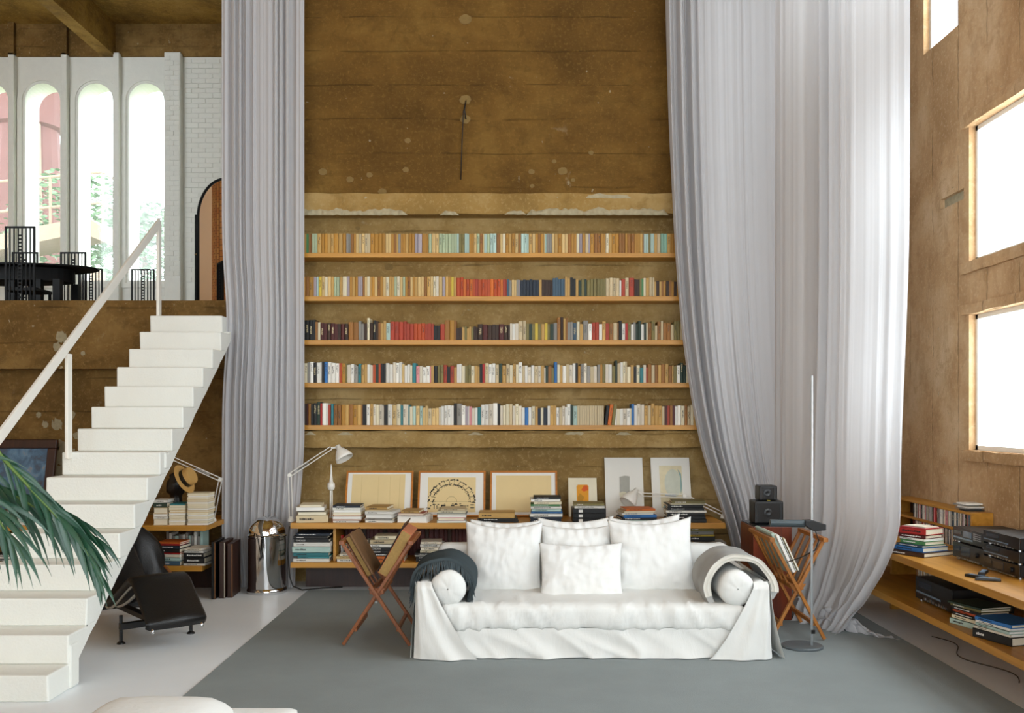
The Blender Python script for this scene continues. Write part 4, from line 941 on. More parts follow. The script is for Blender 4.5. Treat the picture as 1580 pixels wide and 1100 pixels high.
def art_grey(t, w, h):
    poly_art(t, 'grey_patch', [(-.13 * w, .36 * h), (.13 * w, .40 * h), (.15 * w, .68 * h), (.02 * w, .69 * h), (-.12 * w, .67 * h)], '#a6a69d')
    poly_art(t, 'pale_patch', [(-.13 * w, .33 * h), (.02 * w, .35 * h), (.05 * w, .41 * h), (-.05 * w, .42 * h), (-.14 * w, .40 * h)], '#d4cfb8', -.012)
picture('large white mount with a small grey rectangular print', 934, 993, 705, 799, M_FRAME, 0, M_MOUNT, art_grey, 'mounted_print')
def art_pale(t, w, h):
    poly_art(t, 'cream_ground', [(-.28 * w, .15 * h), (.28 * w, .15 * h), (.29 * w, .86 * h), (-.29 * w, .86 * h)], '#d9cfae')
    poly_art(t, 'grey_oval', [(.05 * w + .22 * w * math.cos(a), .56 * h + .24 * h * math.sin(a)) for a in [2 * math.pi * k / 20 for k in range(20)]], '#c3c7b8', -.012)
    poly_art(t, 'blue_strokes', [(.24 * w, .36 * h), (.28 * w, .5 * h), (.27 * w, .72 * h), (.18 * w, .8 * h), (.24 * w, .66 * h), (.23 * w, .48 * h)], '#8fa9a4', -.013)
    poly_art(t, 'blue_wedge', [(-.26 * w, .15 * h), (.26 * w, .17 * h), (.2 * w, .26 * h), (.02 * w, .3 * h)], '#83a09c', -.012)
picture('white mount with a pale cream and blue abstract print, beside the curtain', 1006, 1066, 705, 799, M_FRAME, 0, M_MOUNT, art_pale, 'mounted_print')
# white tower model
tm = thing('tower_model', 'slim white tower model standing before the concrete wall', 'model', P(511, 790, 9.1).to_2d().to_3d() + Vector((0, 0, BT)))
S_ = 9.1 / F
tm.location.y = 9.1
MB().box(-.07, .07, -.05, .05, 0, .012).build('base', M_WMETAL, tm)
MB().tube([(-.008, 0, .01), (-.006, 0, .3)], .007, 8).tube([(.009, 0, .01), (.008, 0, .3)], .007, 8).build('shaft', M_WMETAL, tm)
MB().lathe([(.0, .25), (.03, .265), (.036, .29), (.034, .32), (.02, .335), (.0, .34)], 14).build('pod', M_WMETAL, tm)
MB().lathe([(.017, .335), (.011, .40), (.007, .47), (.002, .5)], 10).build('spire', M_WMETAL, tm)

# ------------------------------------------------------------------ jointed desk lamps
def desk_lamp(label, base, elbow, tip, shade_top, shade_end, r=.008, shade=True):
    base, elbow, tip = Vector(base), Vector(elbow), Vector(tip)
    t = thing('desk_lamp', label, 'lamp', base)
    L = lambda p: Vector(p) - base
    MB().lathe([(.028, 0), (.03, .012), (.02, .03), (.012, .045)], 16).build('clamp', M_WMETAL, t, smooth=False)
    off = Vector((.013, .0, .0))
    for nm, a, b in (('lower_arm', base + Vector((0, 0, .04)), elbow), ('upper_arm', elbow, tip)):
        d = (b - a).normalized(); n = d.cross(Vector((0, 1, 0))).normalized() * .014
        MB().tube([L(a + n), L(b + n)], .0048, 6).tube([L(a - n), L(b - n)], .0048, 6).build(nm, M_WMETAL, t)
    sp_a = base + (elbow - base) * .12; sp_b = base + (elbow - base) * .34
    MB().tube([L(elbow + Vector((0, -.015, 0))), L(elbow + Vector((0, .015, 0)))], .018, 10).build('joint', M_WMETAL, t)
    MB().tube([L(elbow + (tip - elbow) * .2), L(elbow + (tip - elbow) * .45)], .008, 8).build('spring', M_STEEL, t)
    if shade:
        a, b = Vector(shade_top), Vector(shade_end); d = (b - a); H = d.length; d.normalize()
        M = Matrix.Translation(L(a)) @ d.to_track_quat('Z', 'Y').to_matrix().to_4x4()
        prof = [(.0, -.02), (.022, -.018), (.026, .02 * H / .13), (.04, .25 * H), (.06, .5 * H), (.076, .75 * H), (.084, H), (.080, H), (.055, .5 * H), (.02, .2 * H)]
        MB().lathe(prof, 24, M).build('shade', M_WMETAL, t, smooth=True)
        MB().tube([L(tip), L(a)], .009, 8).build('head_bracket', M_WMETAL, t)
    return t
zl = 8.78
desk_lamp('white jointed desk lamp over the left end of the bench', (PX(449, zl) - .0, zl, BT), P(447, 733, zl), P(511, 691, zl), P(522, 690, zl), P(532, 708, zl - .03))
zl = 9.06
desk_lamp('white jointed desk lamp reaching in low from the right end of the bench', (PX(1116, zl - .02), zl - .02, BT), P(1056, 765, zl), P(990, 763, zl), P(981, 757, zl), P(968, 776, zl - .05))
desk_lamp('white jointed lamp on the shelf under the staircase', (-2.735, 8.80, .637), P(340, 740, 8.72), P(255, 702, 8.62), P(250, 702, 8.62), P(240, 715, 8.62))

# ------------------------------------------------------------------ shelf under the stairs
LY = 8.45
us = thing('plank_shelf', 'orange wooden two-plank shelf under the staircase', 'shelf', (0, 0, 0))
MB().box(-6.2, -2.69, LY, ZW - .002, BT - .045, BT).build('top_plank', M_SHELF, us, bevel=.002)
MB().box(-6.2, -2.72, LY, ZW - .002, BL - .045, BL).build('lower_plank', M_SHELF, us, bevel=.002)
MB().box(-6.2, -2.75, 9.0, 9.05, 0, BL - .045).build('plinth', M_DARKWOOD, us)
G3 = 'stacked books under the staircase'; zq = LY + .03
stack('nearest the stair slab', G3, 236, 258, 771, 810, zq, [(C_, 1, 8, True), (W_, .97, 3), ('ivory', 1, 4, True), ('sand', .97, 8, True), ('dark green', .95, 6), (W_, 1, 4)], BT, .2, 0, 31)
stack('topped by a teal cover', G3, 260, 285, 777, 810, zq, [(C_, .98, 4, True), ('ivory', 1, 3, True), (C_, .98, 3, True), (C_, .98, 4, True), ('ivory', 1, 4, True), ('sand', .97, 4, True), (C_, 1, 4, True), (C_, 1, 3, True), ('teal', .9, 2)], BT, .2, 0, 32)
qz = stack('under the straw hat', G3, 288, 321, 761, 810, zq, [(c, f, 3, True) for c, f in zip(['ivory', C_, 'ivory', C_, W_, C_, 'sand', 'ivory', C_, C_, 'ivory', 'sand', C_, 'ivory', C_], [1, .97, .98, 1, .96, .98, 1, .97, .99, .96, 1, .97, .98, .96, .99])], BT, .2, 0, 33)
stack('with red on top under the stairs', G3, 238, 278, 833, 869, zq, [('slate blue', 1, 7), ('light blue', .98, 6), ('ivory', 1, 5), ('red', 1, 2.5), ('black', .97, 6), ('navy', .95, 5), ('red', .9, 3), ('orange', .95, 2.5)], BL, .22, -.12, 34)
stack('with newspapers on the lower plank', G3, 282, 316, 842, 869, zq - .01, [(W_, 1, 3), ('black', .95, 7), ('black', .92, 6), (W_, .9, 3), ('ivory', .8, 3)], BL, .22, -.1, 35)
stack('of magazines behind the palm fronds', G3, 2, 46, 789, 810, zq, [(W_, 1, 3), ('light blue', .97, 3), (W_, .98, 3), ('grey', 1, 3), (W_, .95, 3)], BT, .28, 0, 36, 'magazine')
stack('left of the staircase, lower plank', G3, -12, 18, 850, 868, zq, [('dark green', 1, 3), ('yellow', .97, 3), ('black', 1, 4), (W_, .9, 3), ('black', .95, 4)], BL, .28, 0, 37, 'magazine')
g = random.Random(8); x = PX(325, 8.75)
for k, c in enumerate(['beige', 'dark green', 'brick red', 'olive', 'brown']):
    w = .02 + .006 * (k % 2); o = bpy.data.objects.new('upright_book', UB); COL.objects.link(o); o.location = (x + w / 2 - .16, 8.72, BT + .0005); o.scale = (w, .16, .22 + .015 * (k % 3)); x += w + .001
    o.material_slots[0].link = 'OBJECT'; o.material_slots[0].material = bookmat(c, False)
    tag(o, '%s book standing at the right end of the shelf under the stairs' % c, 'book', 'books standing at the end of the stair shelf')
x = PX(276, 8.85)
for k in range(12):
    w = g.uniform(.022, .034); c = ['grey', 'white', 'grey', 'light blue'][k % 4]; o = bpy.data.objects.new('upright_book', UB); COL.objects.link(o); o.location = (x + w / 2 - .12, 8.86, BL + .0005); o.scale = (w, .18, g.uniform(.2, .25)); x += w + .002
    o.material_slots[0].link = 'OBJECT'; o.material_slots[0].material = bookmat(c, False)
    tag(o, '%s journal standing at the back under the stairs, %s from the left' % (c, ordinal(k + 1)), 'book', 'journals standing under the stairs')
# straw hat
M_STRAW = plain('straw', '#c79a55', .7, var=.15, scale=60, bump=.5, bscale=160)
hx = P(297, 761, LY + .13); ht = thing('straw_hat', 'straw boater hat with black band tipped on the tall pile of cream books', 'hat', (hx.x - .075, LY + .13, qz + .118), rot=(R(8), R(62), 0))
MB().lathe([(.085, 0), (.15, .0), (.153, .004), (.15, .008), (.088, .008)], 28).build('brim', M_STRAW, ht, smooth=False)
MB().lathe([(.09, .006), (.088, .09), (.08, .1), (.0, .102)], 28).build('crown', M_STRAW, ht, smooth=True, angle=40)
MB().lathe([(.0915, .008), (.0905, .048), (.0895, .048), (.0895, .008)], 28).build('hat_band', M_BLACK, ht)
ht.scale = (.9, .9, .9)
# small dark sculpture behind the hat
sc_ = MB()
def scf(u, v):
    a = 2 * math.pi * u; r = (.10, .085, .06, .05, .075, .085, .06, .0)[min(7, int(v * 7.01))] * (1 + .35 * noise.noise(Vector((math.cos(a) * 1.5, math.sin(a) * 1.5, v * 4))))
    return (r * math.cos(a), r * .8 * math.sin(a), .44 * v)
tag(sc_.grid(scf, 20, 14, wrap=True).build('dark_sculpture', M_LEATHER, loc=(PX(271, 9.0), 9.0, BT), smooth=True), 'rough black sculpture standing behind the straw hat', 'sculpture')
# dark portfolios leaning by the curtain
for k, (x, y, w, d, h, m, lab) in enumerate(((-2.615, 8.42, .035, .34, .50, M_BLACK, 'black portfolio case standing against the shelf end under the stairs'), (-2.555, 8.47, .05, .33, .49, M_DARKWOOD, 'dark brown portfolio case standing between the black one and the curtain'), (-2.495, 8.5, .045, .32, .475, M_DARKWOOD, 'brown portfolio case standing nearest the chrome bin'))):
    c = thing('portfolio_case', lab, 'portfolio', (x, y, .0), rz=.06, group='portfolio cases by the curtain')
    MB().box(-w / 2, w / 2, 0, d, .001, h).build('case', m, c, bevel=.003)
    MB().box(w / 2 - .006, w / 2 - .002, -.0015, .004, .005, h - .005).build('edge_strip', M_PAPER if k == 1 else M_RACK, c)
# dark picture on the wall shelf left of the stairs
dp = thing('dark_framed_painting', 'blue painting in a heavy dark frame leaning left of the staircase', 'picture', (PX(8, 9.05), 9.05, BT + .001), rot=(R(-12), 0, 0))
mb = MB(); w, h, fw = .86, .74, .085
for (a, b, c, d) in ((-w / 2, w / 2, 0, fw), (-w / 2, w / 2, h - fw, h), (-w / 2, -w / 2 + fw, fw, h - fw), (w / 2 - fw, w / 2, fw, h - fw)): mb.box(a, b, -.04, 0, c, d)
mb.build('frame', M_DARKWOOD, dp, bevel=.01)
t = NT('blue_painting'); o_ = t.obj(); n = t.noise(o_, 6, 5, .6, 1.2); t.bsdf(t.ramp(n, [(.3, lin('#4a3a30')), (.48, lin('#45627c')), (.62, lin('#5f7f98')), (.75, lin('#a08a72'))]), .6); M_BLUEP = t.m
MB().box(-w / 2 + fw - .01, w / 2 - fw + .01, -.018, -.008, fw - .01, h - fw + .01).build('canvas', M_BLUEP, dp)

# ------------------------------------------------------------------ chrome push bin
cbz = 8.78; bin_ = thing('push_bin', 'chrome domed push bin standing before the white curtain', 'bin', (PX(412, cbz), cbz, 0)); r0 = .168
MB().lathe([(r0 + .008, 0), (r0 + .012, .01), (r0 + .012, .03), (r0 + .006, .045), (r0, .05)], 40).build('base_ring', M_CHROME, bin_, smooth=True, angle=35)
MB().lathe([(r0, .045), (r0, .505)], 64).build('body', M_CHROME, bin_, smooth=True, angle=35)
MB().lathe([(r0, .50), (r0 + .009, .506), (r0 + .009, .522), (r0, .53), (r0 - .01, .53)], 40).build('rim', M_CHROME, bin_, smooth=True, angle=35)
dome = [(r0 * math.cos(a), .528 + .16 * math.sin(a)) for a in [math.pi / 2 * k / 12 for k in range(13)]]
MB().lathe(dome[:-1] + [(0.0, .688)], 40).build('dome', M_CHROME, bin_, smooth=True, angle=50)
fl = MB().grid(lambda u, v: tuple(Vector((math.sin((u - .5) * 1.25), -math.cos((u - .5) * 1.25), 0)) * (r0 + .004) * math.cos(.12 + v * 1.0) + Vector((0, 0, .532 + .164 * math.sin(.12 + v * 1.0)))), 12, 10)
fl.build('push_flap', M_CHROME, bin_, smooth=True)

# ------------------------------------------------------------------ floor cable and socket by the bench
tag(MB().tube([P(447, 812, 8.66), P(444, 850, 8.7), P(447, 890, 8.75), P(452, 901, 8.78) + Vector((0, 0, -.02)), (PX(468, 8.9), 8.85, .006), (PX(500, 9.0), 8.95, .006), (PX(530, 9.05), 9.0, .006)], .006, 6).build('lamp_cord', M_RUBBER, smooth=True), 'dark lamp cord hanging from the left bench end to the floor', 'cord')

# ------------------------------------------------------------------ sofa
sx, sy = .505, 6.36
sofa = thing('sofa', 'low white slipcovered sofa with round arms in the middle of the carpet', 'sofa', (sx, sy, .012))
def rbox(x0, x1, y0, y1, z0, z1, r, n=14, wr=.0, ws=6.0, seed=0, bulge=0.0, ridge=0.0):
    """soft box with rounded edges and wrinkles"""
    cx, cy, cz = (x0 + x1) / 2, (y0 + y1) / 2, (z0 + z1) / 2; hx, hy, hz = (x1 - x0) / 2, (y1 - y0) / 2, (z1 - z0) / 2
    mb = MB()
    def pt(d):
        m = max(abs(d.x) / 1, abs(d.y), abs(d.z)); c = Vector((d.x * hx, d.y * hy, d.z * hz))
        inner = Vector((max(-hx + r, min(hx - r, c.x)), max(-hy + r, min(hy - r, c.y)), max(-hz + r, min(hz - r, c.z))))
        e = c - inner
        p = inner + (e.normalized() * r if e.length > 1e-6 else e)
        p.z += bulge * (1 - (d.x) ** 2) * (1 - d.y ** 2) * (1 if d.z > 0 else 0)
        nn = (p - inner).normalized() if e.length > 1e-6 else Vector((0, 0, 1))
        if wr:
            w = noise.noise(Vector((p.x * ws + seed, p.y * ws, p.z * ws * .5))) + .5 * noise.noise(Vector((p.x * ws * 2.6, p.y * ws * 1.2 + seed, p.z * ws)))
            if ridge:
                rg = 1 - abs(noise.noise(Vector((p.x * 11 + seed + p.z * 6, p.y * 4, p.z * 4)))) * 2.6; w += 1.5 * max(0, rg) ** 3 * ridge
            p += nn * w * wr * (1 if not ridge or d.y < -.85 else .35)
        return p + Vector((cx, cy, cz))
    fine = .012 if ridge else .03; nx = max(6, int(hx / fine)); ny = max(6, int(hy / .03)); nz = max(6, int(hz / fine))
    def rem(t): return math.copysign(abs(t) ** .8, t)
    for (ax, na, nb) in (('x', ny, nz), ('y', nx, nz), ('z', nx, ny)):
        for s in (-1, 1):
            def fn(u, v):
                a, b = rem(2 * u - 1), rem(2 * v - 1)
                return pt(Vector((s, a, b)) if ax == 'x' else Vector((a, s, b)) if ax == 'y' else Vector((a, b, s)))
            mb.grid(fn, na, nb)
    return mb
def weld(o, d=.0008):
    bm = bmesh.new(); bm.from_mesh(o.data); bmesh.ops.remove_doubles(bm, verts=bm.verts[:], dist=d); bmesh.ops.recalc_face_normals(bm, faces=bm.faces[:]); bm.to_mesh(o.data); bm.free()
    o.data.polygons.foreach_set('use_smooth', [True] * len(o.data.polygons)); return o
HWS = 1.15
# skirted base: front, sides, back as one draped surface
def skirt(u, v):
    per = [(-HWS + .02, .95), (-HWS + .01, .02), (-HWS + .07, -.0), (HWS - .07, -.0), (HWS - .01, .02), (HWS - .02, .95)]
    L = [0]; 
    for a, b in zip(per, per[1:]): L.append(L[-1] + math.dist(a, b))
    d = u * L[-1]; k = max(i for i in range(len(per) - 1) if L[i] <= d + 1e-9); f = (d - L[k]) / (L[k + 1] - L[k])
    x = lerp(per[k][0], per[k + 1][0], f); y = lerp(per[k][1], per[k + 1][1], f)
    h = .005 + .19 * v; low = 1 - v
    rg = max(0, 1 - abs(noise.noise(Vector((x * 3.3 + h * 5, y, h * 2 + 1)))) * 3.2); w = .022 * rg ** 2 * (.3 + low) + .035 * low * noise.noise(Vector((x * 3.2 + y * 2, 2, h * 2))) + .012 * low * noise.noise(Vector((x * 11, y * 9, h * 4))) + .012 * noise.noise(Vector((x * 5 + h * 9, y * 5, h * 3)))
    if k == 2 or k == 1 or k == 3: y -= .012 + w + .015 * low
    else: x += (1 if x > 0 else -1) * (w + .01 * low)
    return (x, y, h + .006 * low * noise.noise(Vector((x * 4, y * 3, 8))))
MB().grid(skirt, 220, 14).build('skirt', M_SOFA, sofa, smooth=True, recalc=False)
MB().box(-HWS + .05, HWS - .05, .04, .95, .03, .19).build('base_frame', M_SOFA, sofa)
weld(rbox(-1.0, 1.0, -.025, .80, .180, .345, .05, wr=.013, ws=7, seed=3, bulge=.012, ridge=1.2).build('seat_cushion', M_SOFA, sofa))
weld(rbox(-1.08, 1.08, .78, .98, .12, .635, .06, wr=.008, ws=6, seed=5).build('backrest', M_SOFA, sofa))
for s in (-1, 1):
    # round bolster arm
    mb = MB(); n = 26
    RP = [(-.034, .004), (-.033, .03), (-.030, .06), (-.022, .085), (-.010, .104), (.008, .115), (.03, .118)] + [(.06 + .68 * k / 20, .117) for k in range(21)]
    def roll(u, v):
        a = 2 * math.pi * u; y, rr = RP[int(round(v * (len(RP) - 1)))]
        rr *= 1 + .035 * noise.noise(Vector((math.cos(a) * 2, math.sin(a) * 2 + s * 5, y * 5)))
        return (s * .945 + rr * math.cos(a), y - .008 * noise.noise(Vector((math.cos(a) * rr * 30, math.sin(a) * rr * 30, s))), .452 + rr * math.sin(a))
    mb.grid(roll, 36, len(RP) - 1, wrap=True)
    mb.build('arm_roll', M_SOFA, sofa, smooth=True)
    a0, a1 = sorted((s * 1.06, s * 1.145))
    weld(rbox(a0, a1, .0, .93, .12, .50, .035, wr=.006, ws=7, seed=9 + s).build('arm_panel', M_SOFA, sofa))
    # cloth falling from the front corner of the arm
    def drape(u, v):
        top, bot = (1.155, 1.055), (1.165, .745)
        t_ = v; xo = lerp(bot[0], top[0], t_); xi = lerp(bot[1], top[1], t_ ** .75)
        x = lerp(xo, xi, u); z = .006 + (.497 - .006) * v + .012 * u * math.sin(3.0 * v) * (1 - v)
        y = -.055 - .035 * (1 - v) + .018 * math.sin(u * 9 + v * 2) * (1 - v) * .8 + .02 * noise.noise(Vector((u * 4, v * 3, 6 + s))) * (1 - v * .6)
        if v > .94: y += (v - .94) / .06 * .06
        if u < .12: y += (.12 - u) / .12 * .05
        return (s * x, y, z)
    MB().grid(drape, 30, 30).build('corner_drape', M_SOFA, sofa, smooth=True, recalc=False)
    def side(u, v):
        x = 1.158 + .03 * (1 - v) + .02 * noise.noise(Vector((u * 5, v * 2, s))) * (1 - v) + (.06 * (1 - v) ** 2 * (1 - u) if s > 0 else 0)
        return (s * x, lerp(-.02, .93, u) - (.02 * (1 - v)), .006 + .49 * v)
    MB().grid(side, 24, 14).build('side_drape', M_SOFA, sofa, smooth=True, recalc=False)
# pillows
def pillow(label, px0, px1, py0, py1, Z, tilt, t=.17, yaw=0, seed=0, roll=0, flop=0.0):
    w = (px1 - px0) * Z / F; h = (py1 - py0) * Z / F / math.cos(tilt); n = 46
    mb = MB()
    for s in (-1, 1):
        def fn(u, v):
            a, b = 2 * u - 1, 2 * v - 1
            k = max(0, (1 - abs(a) ** 2.4) * (1 - abs(b) ** 2.4)) ** .55
            x = a * w / 2 * (1 - .07 * (1 - b * b) * abs(a) ** 3); z = h / 2 + b * h / 2 * (1 - .07 * (1 - a * a) * abs(b) ** 3)
            wr = .010 * noise.noise(Vector((a * 3 + seed, b * 3, s))) + .006 * noise.noise(Vector((a * 8 + seed, b * 5, s * 2)))
            ed = math.exp(-((1 - b) / .35) ** 2); wr += .007 * ed * math.sin(a * 22 + seed + 2 * noise.noise(Vector((a * 4, seed, 0)))) * (1 - abs(a) ** 4)
            ed2 = math.exp(-((1 - abs(a)) / .3) ** 2); wr += .006 * ed2 * math.sin(b * 16 + a * 5 + seed)
            rg = 1 - abs(noise.noise(Vector((a * 2.2 + b * 1.3 + seed * 3, b * 2.2 - a, s)))) * 3; wr += .0045 * max(0, rg) ** 2 * (1 - .5 * abs(b))
            y = s * (t / 2 * k + wr * min(1, k * 2))
            z -= flop * (1 - a * a) * max(0, b) ** 2 * .5
            return (x, y, z)
        mb.grid(fn, n, n)
    o = weld(mb.build('pillow', M_PILLOW, loc=((PX(px0, Z) + PX(px1, Z)) / 2, Z, PH(py1, Z)), rot=(-tilt, roll, yaw)))
    return tag(o, label, 'pillow', 'white sofa pillows')
pillow('white pillow at the back left of the sofa, mostly hidden', 722, 832, 804, 905, 7.10, .22, .16, 0, 1, .02, .02)
pillow('white pillow at the back centre of the sofa', 832, 951, 799, 905, 7.12, .22, .16, 0, 2, -.02, .05)
pillow('white pillow at the back right of the sofa, its corner rising highest', 946, 1058, 797, 905, 7.10, .22, .16, 0, 3, -.05, .05)
pillow('large square white pillow at the left front of the sofa', 714, 836, 807, 917, 6.90, .25, .18, -.05, 4, .01, .06)
pillow('large square white pillow at the right front of the sofa', 944, 1077, 802, 917, 6.90, .25, .18, .05, 5, -.03, .06)
pillow('square white pillow in the middle, behind the smallest front pillow', 834, 948, 812, 915, 6.96, .25, .15, 0, 7, 0, .03)
pillow('small white pillow standing foremost at the middle of the sofa', 832, 964, 841, 931, 6.70, .35, .15, 0, 6, 0, .02)
# throws
def throw(label, s, mat, a0, a1, y0, y1, r, thick, fringe=None, seed=0, hem_mat=None, cx=.945):
    t = thing('throw_blanket', label, 'blanket', (sx + s * cx, sy, .012 + .452)); n = 40
    def prof(u):
        a = lerp(a0, a1, u); rr = r + .012 * noise.noise(Vector((u * 6, seed, 0)))
        x, z = math.cos(a) * rr * 1.10, math.sin(a) * rr
        return x, z
    lay = MB()
    for L in range(2):
        def fn(u, v):
            x, z = prof(u); y = lerp(y0, y1, v); k = 1 + (thick * (1 - L) + .004) / r + .02 * noise.noise(Vector((u * 5, v * 5, seed + L)))
            if L == 1 and v < .02: k = 1 + .001
            return (x * k + .02 * noise.noise(Vector((u * 3, v * 2, seed))), y + .03 * noise.noise(Vector((u * 4, seed, 3))) - .02 * L * 0, z * k)
        lay.grid(fn, n, 16)
    # closed rims
    for v in (0, 1):
        def rim(u, w): 
            x, z = prof(u); y = lerp(y0, y1, v); k = 1 + (thick * (1 - w) + .004) / r + .02 * noise.noise(Vector((u * 5, v * 5, seed + w)))
            return (x * k + .02 * noise.noise(Vector((u * 3, v * 2, seed))), y + .03 * noise.noise(Vector((u * 4, seed, 3))), z * k)
        lay.grid(rim, n, 1)
    lay.build('blanket', mat, t, smooth=True, recalc=False)
    if fringe:
        g = random.Random(seed + 3); fr = MB()
        for k in range(120):
            u = (k + g.uniform(0, .8)) / 120; x, z = prof(u); kk = 1.03; p = Vector((x * kk, y0 + .03 * noise.noise(Vector((u * 4, seed, 3))), z * kk)); L = g.uniform(.055, .09)
            dn = Vector((g.uniform(-.3, .3) + .15 * x / r, -.25, -1)).normalized()
            fr.tube([p, p + Vector((0, -.012, .0)) + dn * L * .4, p + Vector((0, -.016, 0)) + dn * L], [.006, .005, .002], 5)
        for e, u in ((0, 0.0), (1, 1.0)):
            for k in range(26):
                x, z = prof(u); p = Vector((x * 1.05, lerp(y0, y1, (k + .5) / 26), z * 1.05)); L = g.uniform(.06, .10)
                fr.tube([p, p + Vector((g.uniform(-.01, .01), 0, -L * .5)), p + Vector((g.uniform(-.02, .02), g.uniform(-.01, .01), -L))], [.006, .005, .002], 5)
        fo = fr.build('fringe', mat, t, smooth=True); fo['kind'] = 'stuff'
    if hem_mat:
        for q_, kk in ((0, 1.02), (1, 1.02 + thick * .55 / r)):
            def hf(u, w):
                x, z = prof(.06 + .88 * u); k2 = kk + w * .13 + .02 * noise.noise(Vector((u * 7, seed + q_, 1)))
                return (x * k2, y0 - .012 - .006 * q_ + .03 * noise.noise(Vector((u * 4, seed, 3))) + .006 * math.sin(math.pi * w), z * k2)
            MB().grid(hf, n, 3).build('pale_hem', hem_mat, t, smooth=True, recalc=False)
    return t
throw('dark grey fringed wool throw over the left arm of the sofa', -1, M_THROWD, R(205), R(-38), .055, .50, .170, .022, True, 2, cx=.985)
throw('light grey wool blanket with pale hem folded over the right arm of the sofa', 1, M_THROWL, R(-28 + 180 + 60), R(-22), .045, .50, .175, .035, False, 6, M_THROWW, cx=.975)

# ------------------------------------------------------------------ folding magazine racks
def rack(label, xl, xr_, yf, yb, top, mat, slats, sub):
    t = thing('magazine_rack', label, 'magazine rack', ((xl + xr_) / 2, yf, .012)); w = (xr_ - xl) / 2; D = yb - yf; H = top - .012
    cz = H * .43
    for y in (0, D):
        for s in (-1, 1):
            MB().bar((-s * w * .98, y + .012 * s, .010), (s * w, y + .012 * s, H), .022, .032, up=(0, 1, 0)).build('leg', mat, t, bevel=.003)
    for s in (-1, 1):
        MB().bar((s * w, -.035, H), (s * w, D + .035, H), .035, .03).build('top_rail', mat, t, bevel=.004)
        f = .62; zz = cz + (H - cz) * .16; MB().bar((s * w * .16, 0, zz), (s * w * .16, D, zz), .022, .03).build('lower_rail', mat, t, bevel=.003)
        for k in range(slats):
            y = D * (k + 1) / (slats + 1); MB().bar((s * w * .17, y, zz), (s * w * .985, y, H), .012, .028, up=(0, 1, 0)).build('slat', mat, t, bevel=.002)
    MB().bar((-w * .62, 0, H * .16), (-w * .62, D, H * .16), .02, .028).build('stretcher', mat, t, bevel=.002)
    MB().bar((w * .62, 0, H * .16), (w * .62, D, H * .16), .02, .028).build('stretcher', mat, t, bevel=.002)
    MB().prism([(-.06 * 1, .004, cz + .09), (.06, .004, cz + .09), (.012, .004, cz + .02), (-.012, .004, cz + .02)], (0, .014, 0)).build('spacer_block', mat, t)
    MB().tube([(0, -.02, cz), (0, .03, cz)], .008, 10).build('pivot_bolt', M_STEEL, t)
    return t, w, D, H, cz
r1, w1, D1, H1, cz1 = rack('chestnut folding magazine rack holding old portfolios, left of the sofa', PX(528, 6.67), PX(634, 6.67), 6.67, 7.17, .725, M_RACKD, 3, 0)
r2, w2, D2, H2, cz2 = rack('honey wood folding magazine rack, right of the sofa', PX(1190, 6.86), PX(1272, 6.86), 6.86, 7.42, .72, M_RACK, 3, 0)
def in_rack(name, label, cat, base, side, w, H, cz, D, y0, y1, off, th, length, mat, mats_pages=None, group=None):
    """a flat thing leaning on the inside of one side of the rack; side -1 left, +1 right"""
    ang = math.atan2(w * .98, H - cz) * side
    p = Vector((side * w * .15 / (H - cz) * 1.0, 0, cz + .15))
    t = thing(name, label, cat, base.location + p + Vector((0, y0, 0)), rot=(0, ang, 0), group=group)
    s = -side
    length -= .02
    a, b = sorted((s * (.018 + off), s * (.018 + off + th)))
    MB().box(a, b, 0, .0 + (y1 - y0), 0, length).build('cover', mat, t, bevel=.003)
    if mats_pages: MB().box(a + .004, b - .004, -.002, y1 - y0 + .002, .004, length - .005).build('pages', mats_pages, t)
    return t
M_FOLD = plain('worn_brown_board', '#6b4b2a', .7, var=.3, scale=10, bump=.3); M_PINKF = plain('faded_orange_board', '#b06a45', .8, var=.15)
M_OLDP = plain('old_yellowed_pages', '#9a7c48', .9, var=.4, scale=60)
in_rack('portfolio', 'worn brown board portfolio in the left magazine rack, leaning left', 'portfolio', r1, -1, w1, H1, cz1, D1, .06, .46, .0, .035, .33, M_FOLD, M_OLDP, 'portfolios in the left rack')
in_rack('portfolio', 'dark brown board portfolio lying inside the left-leaning one in the rack', 'portfolio', r1, -1, w1, H1, cz1, D1, .03, .42, .04, .014, .34, M_FOLD, None, 'portfolios in the left rack')
in_rack('portfolio', 'thick faded orange portfolio in the left magazine rack, leaning right', 'portfolio', r1, 1, w1, H1, cz1, D1, .02, .43, .0, .075, .36, M_PINKF, M_OLDP, 'portfolios in the left rack')
in_rack('portfolio', 'thin black portfolio on the thick orange one in the rack', 'portfolio', r1, 1, w1, H1, cz1, D1, .05, .43, .078, .008, .40, M_BLACK, M_PAPERW, 'portfolios in the left rack')
M_PGREEN = plain('pale_green_card', '#a9bdb2', .8); 
in_rack('magazine', 'pale green folder in the right magazine rack, leaning left', 'magazine', r2, -1, w2, H2, cz2, D2, .03, .5, .0, .02, .33, M_PGREEN, None, 'magazines in the right rack')
in_rack('magazine', 'white magazine in the right magazine rack on the pale green folder', 'magazine', r2, -1, w2, H2, cz2, D2, .0, .42, .022, .02, .31, M_PAPERW, None, 'magazines in the right rack')
in_rack('magazine', 'black covered magazine in the right magazine rack', 'magazine', r2, -1, w2, H2, cz2, D2, .01, .40, .044, .012, .29, M_BLACK, M_PAPERW, 'magazines in the right rack')
in_rack('magazine', 'beige magazine foremost in the right magazine rack', 'magazine', r2, -1, w2, H2, cz2, D2, .0, .36, .058, .014, .27, plain('beige_card', '#b5a887', .8), M_PAPERW, 'magazines in the right rack')

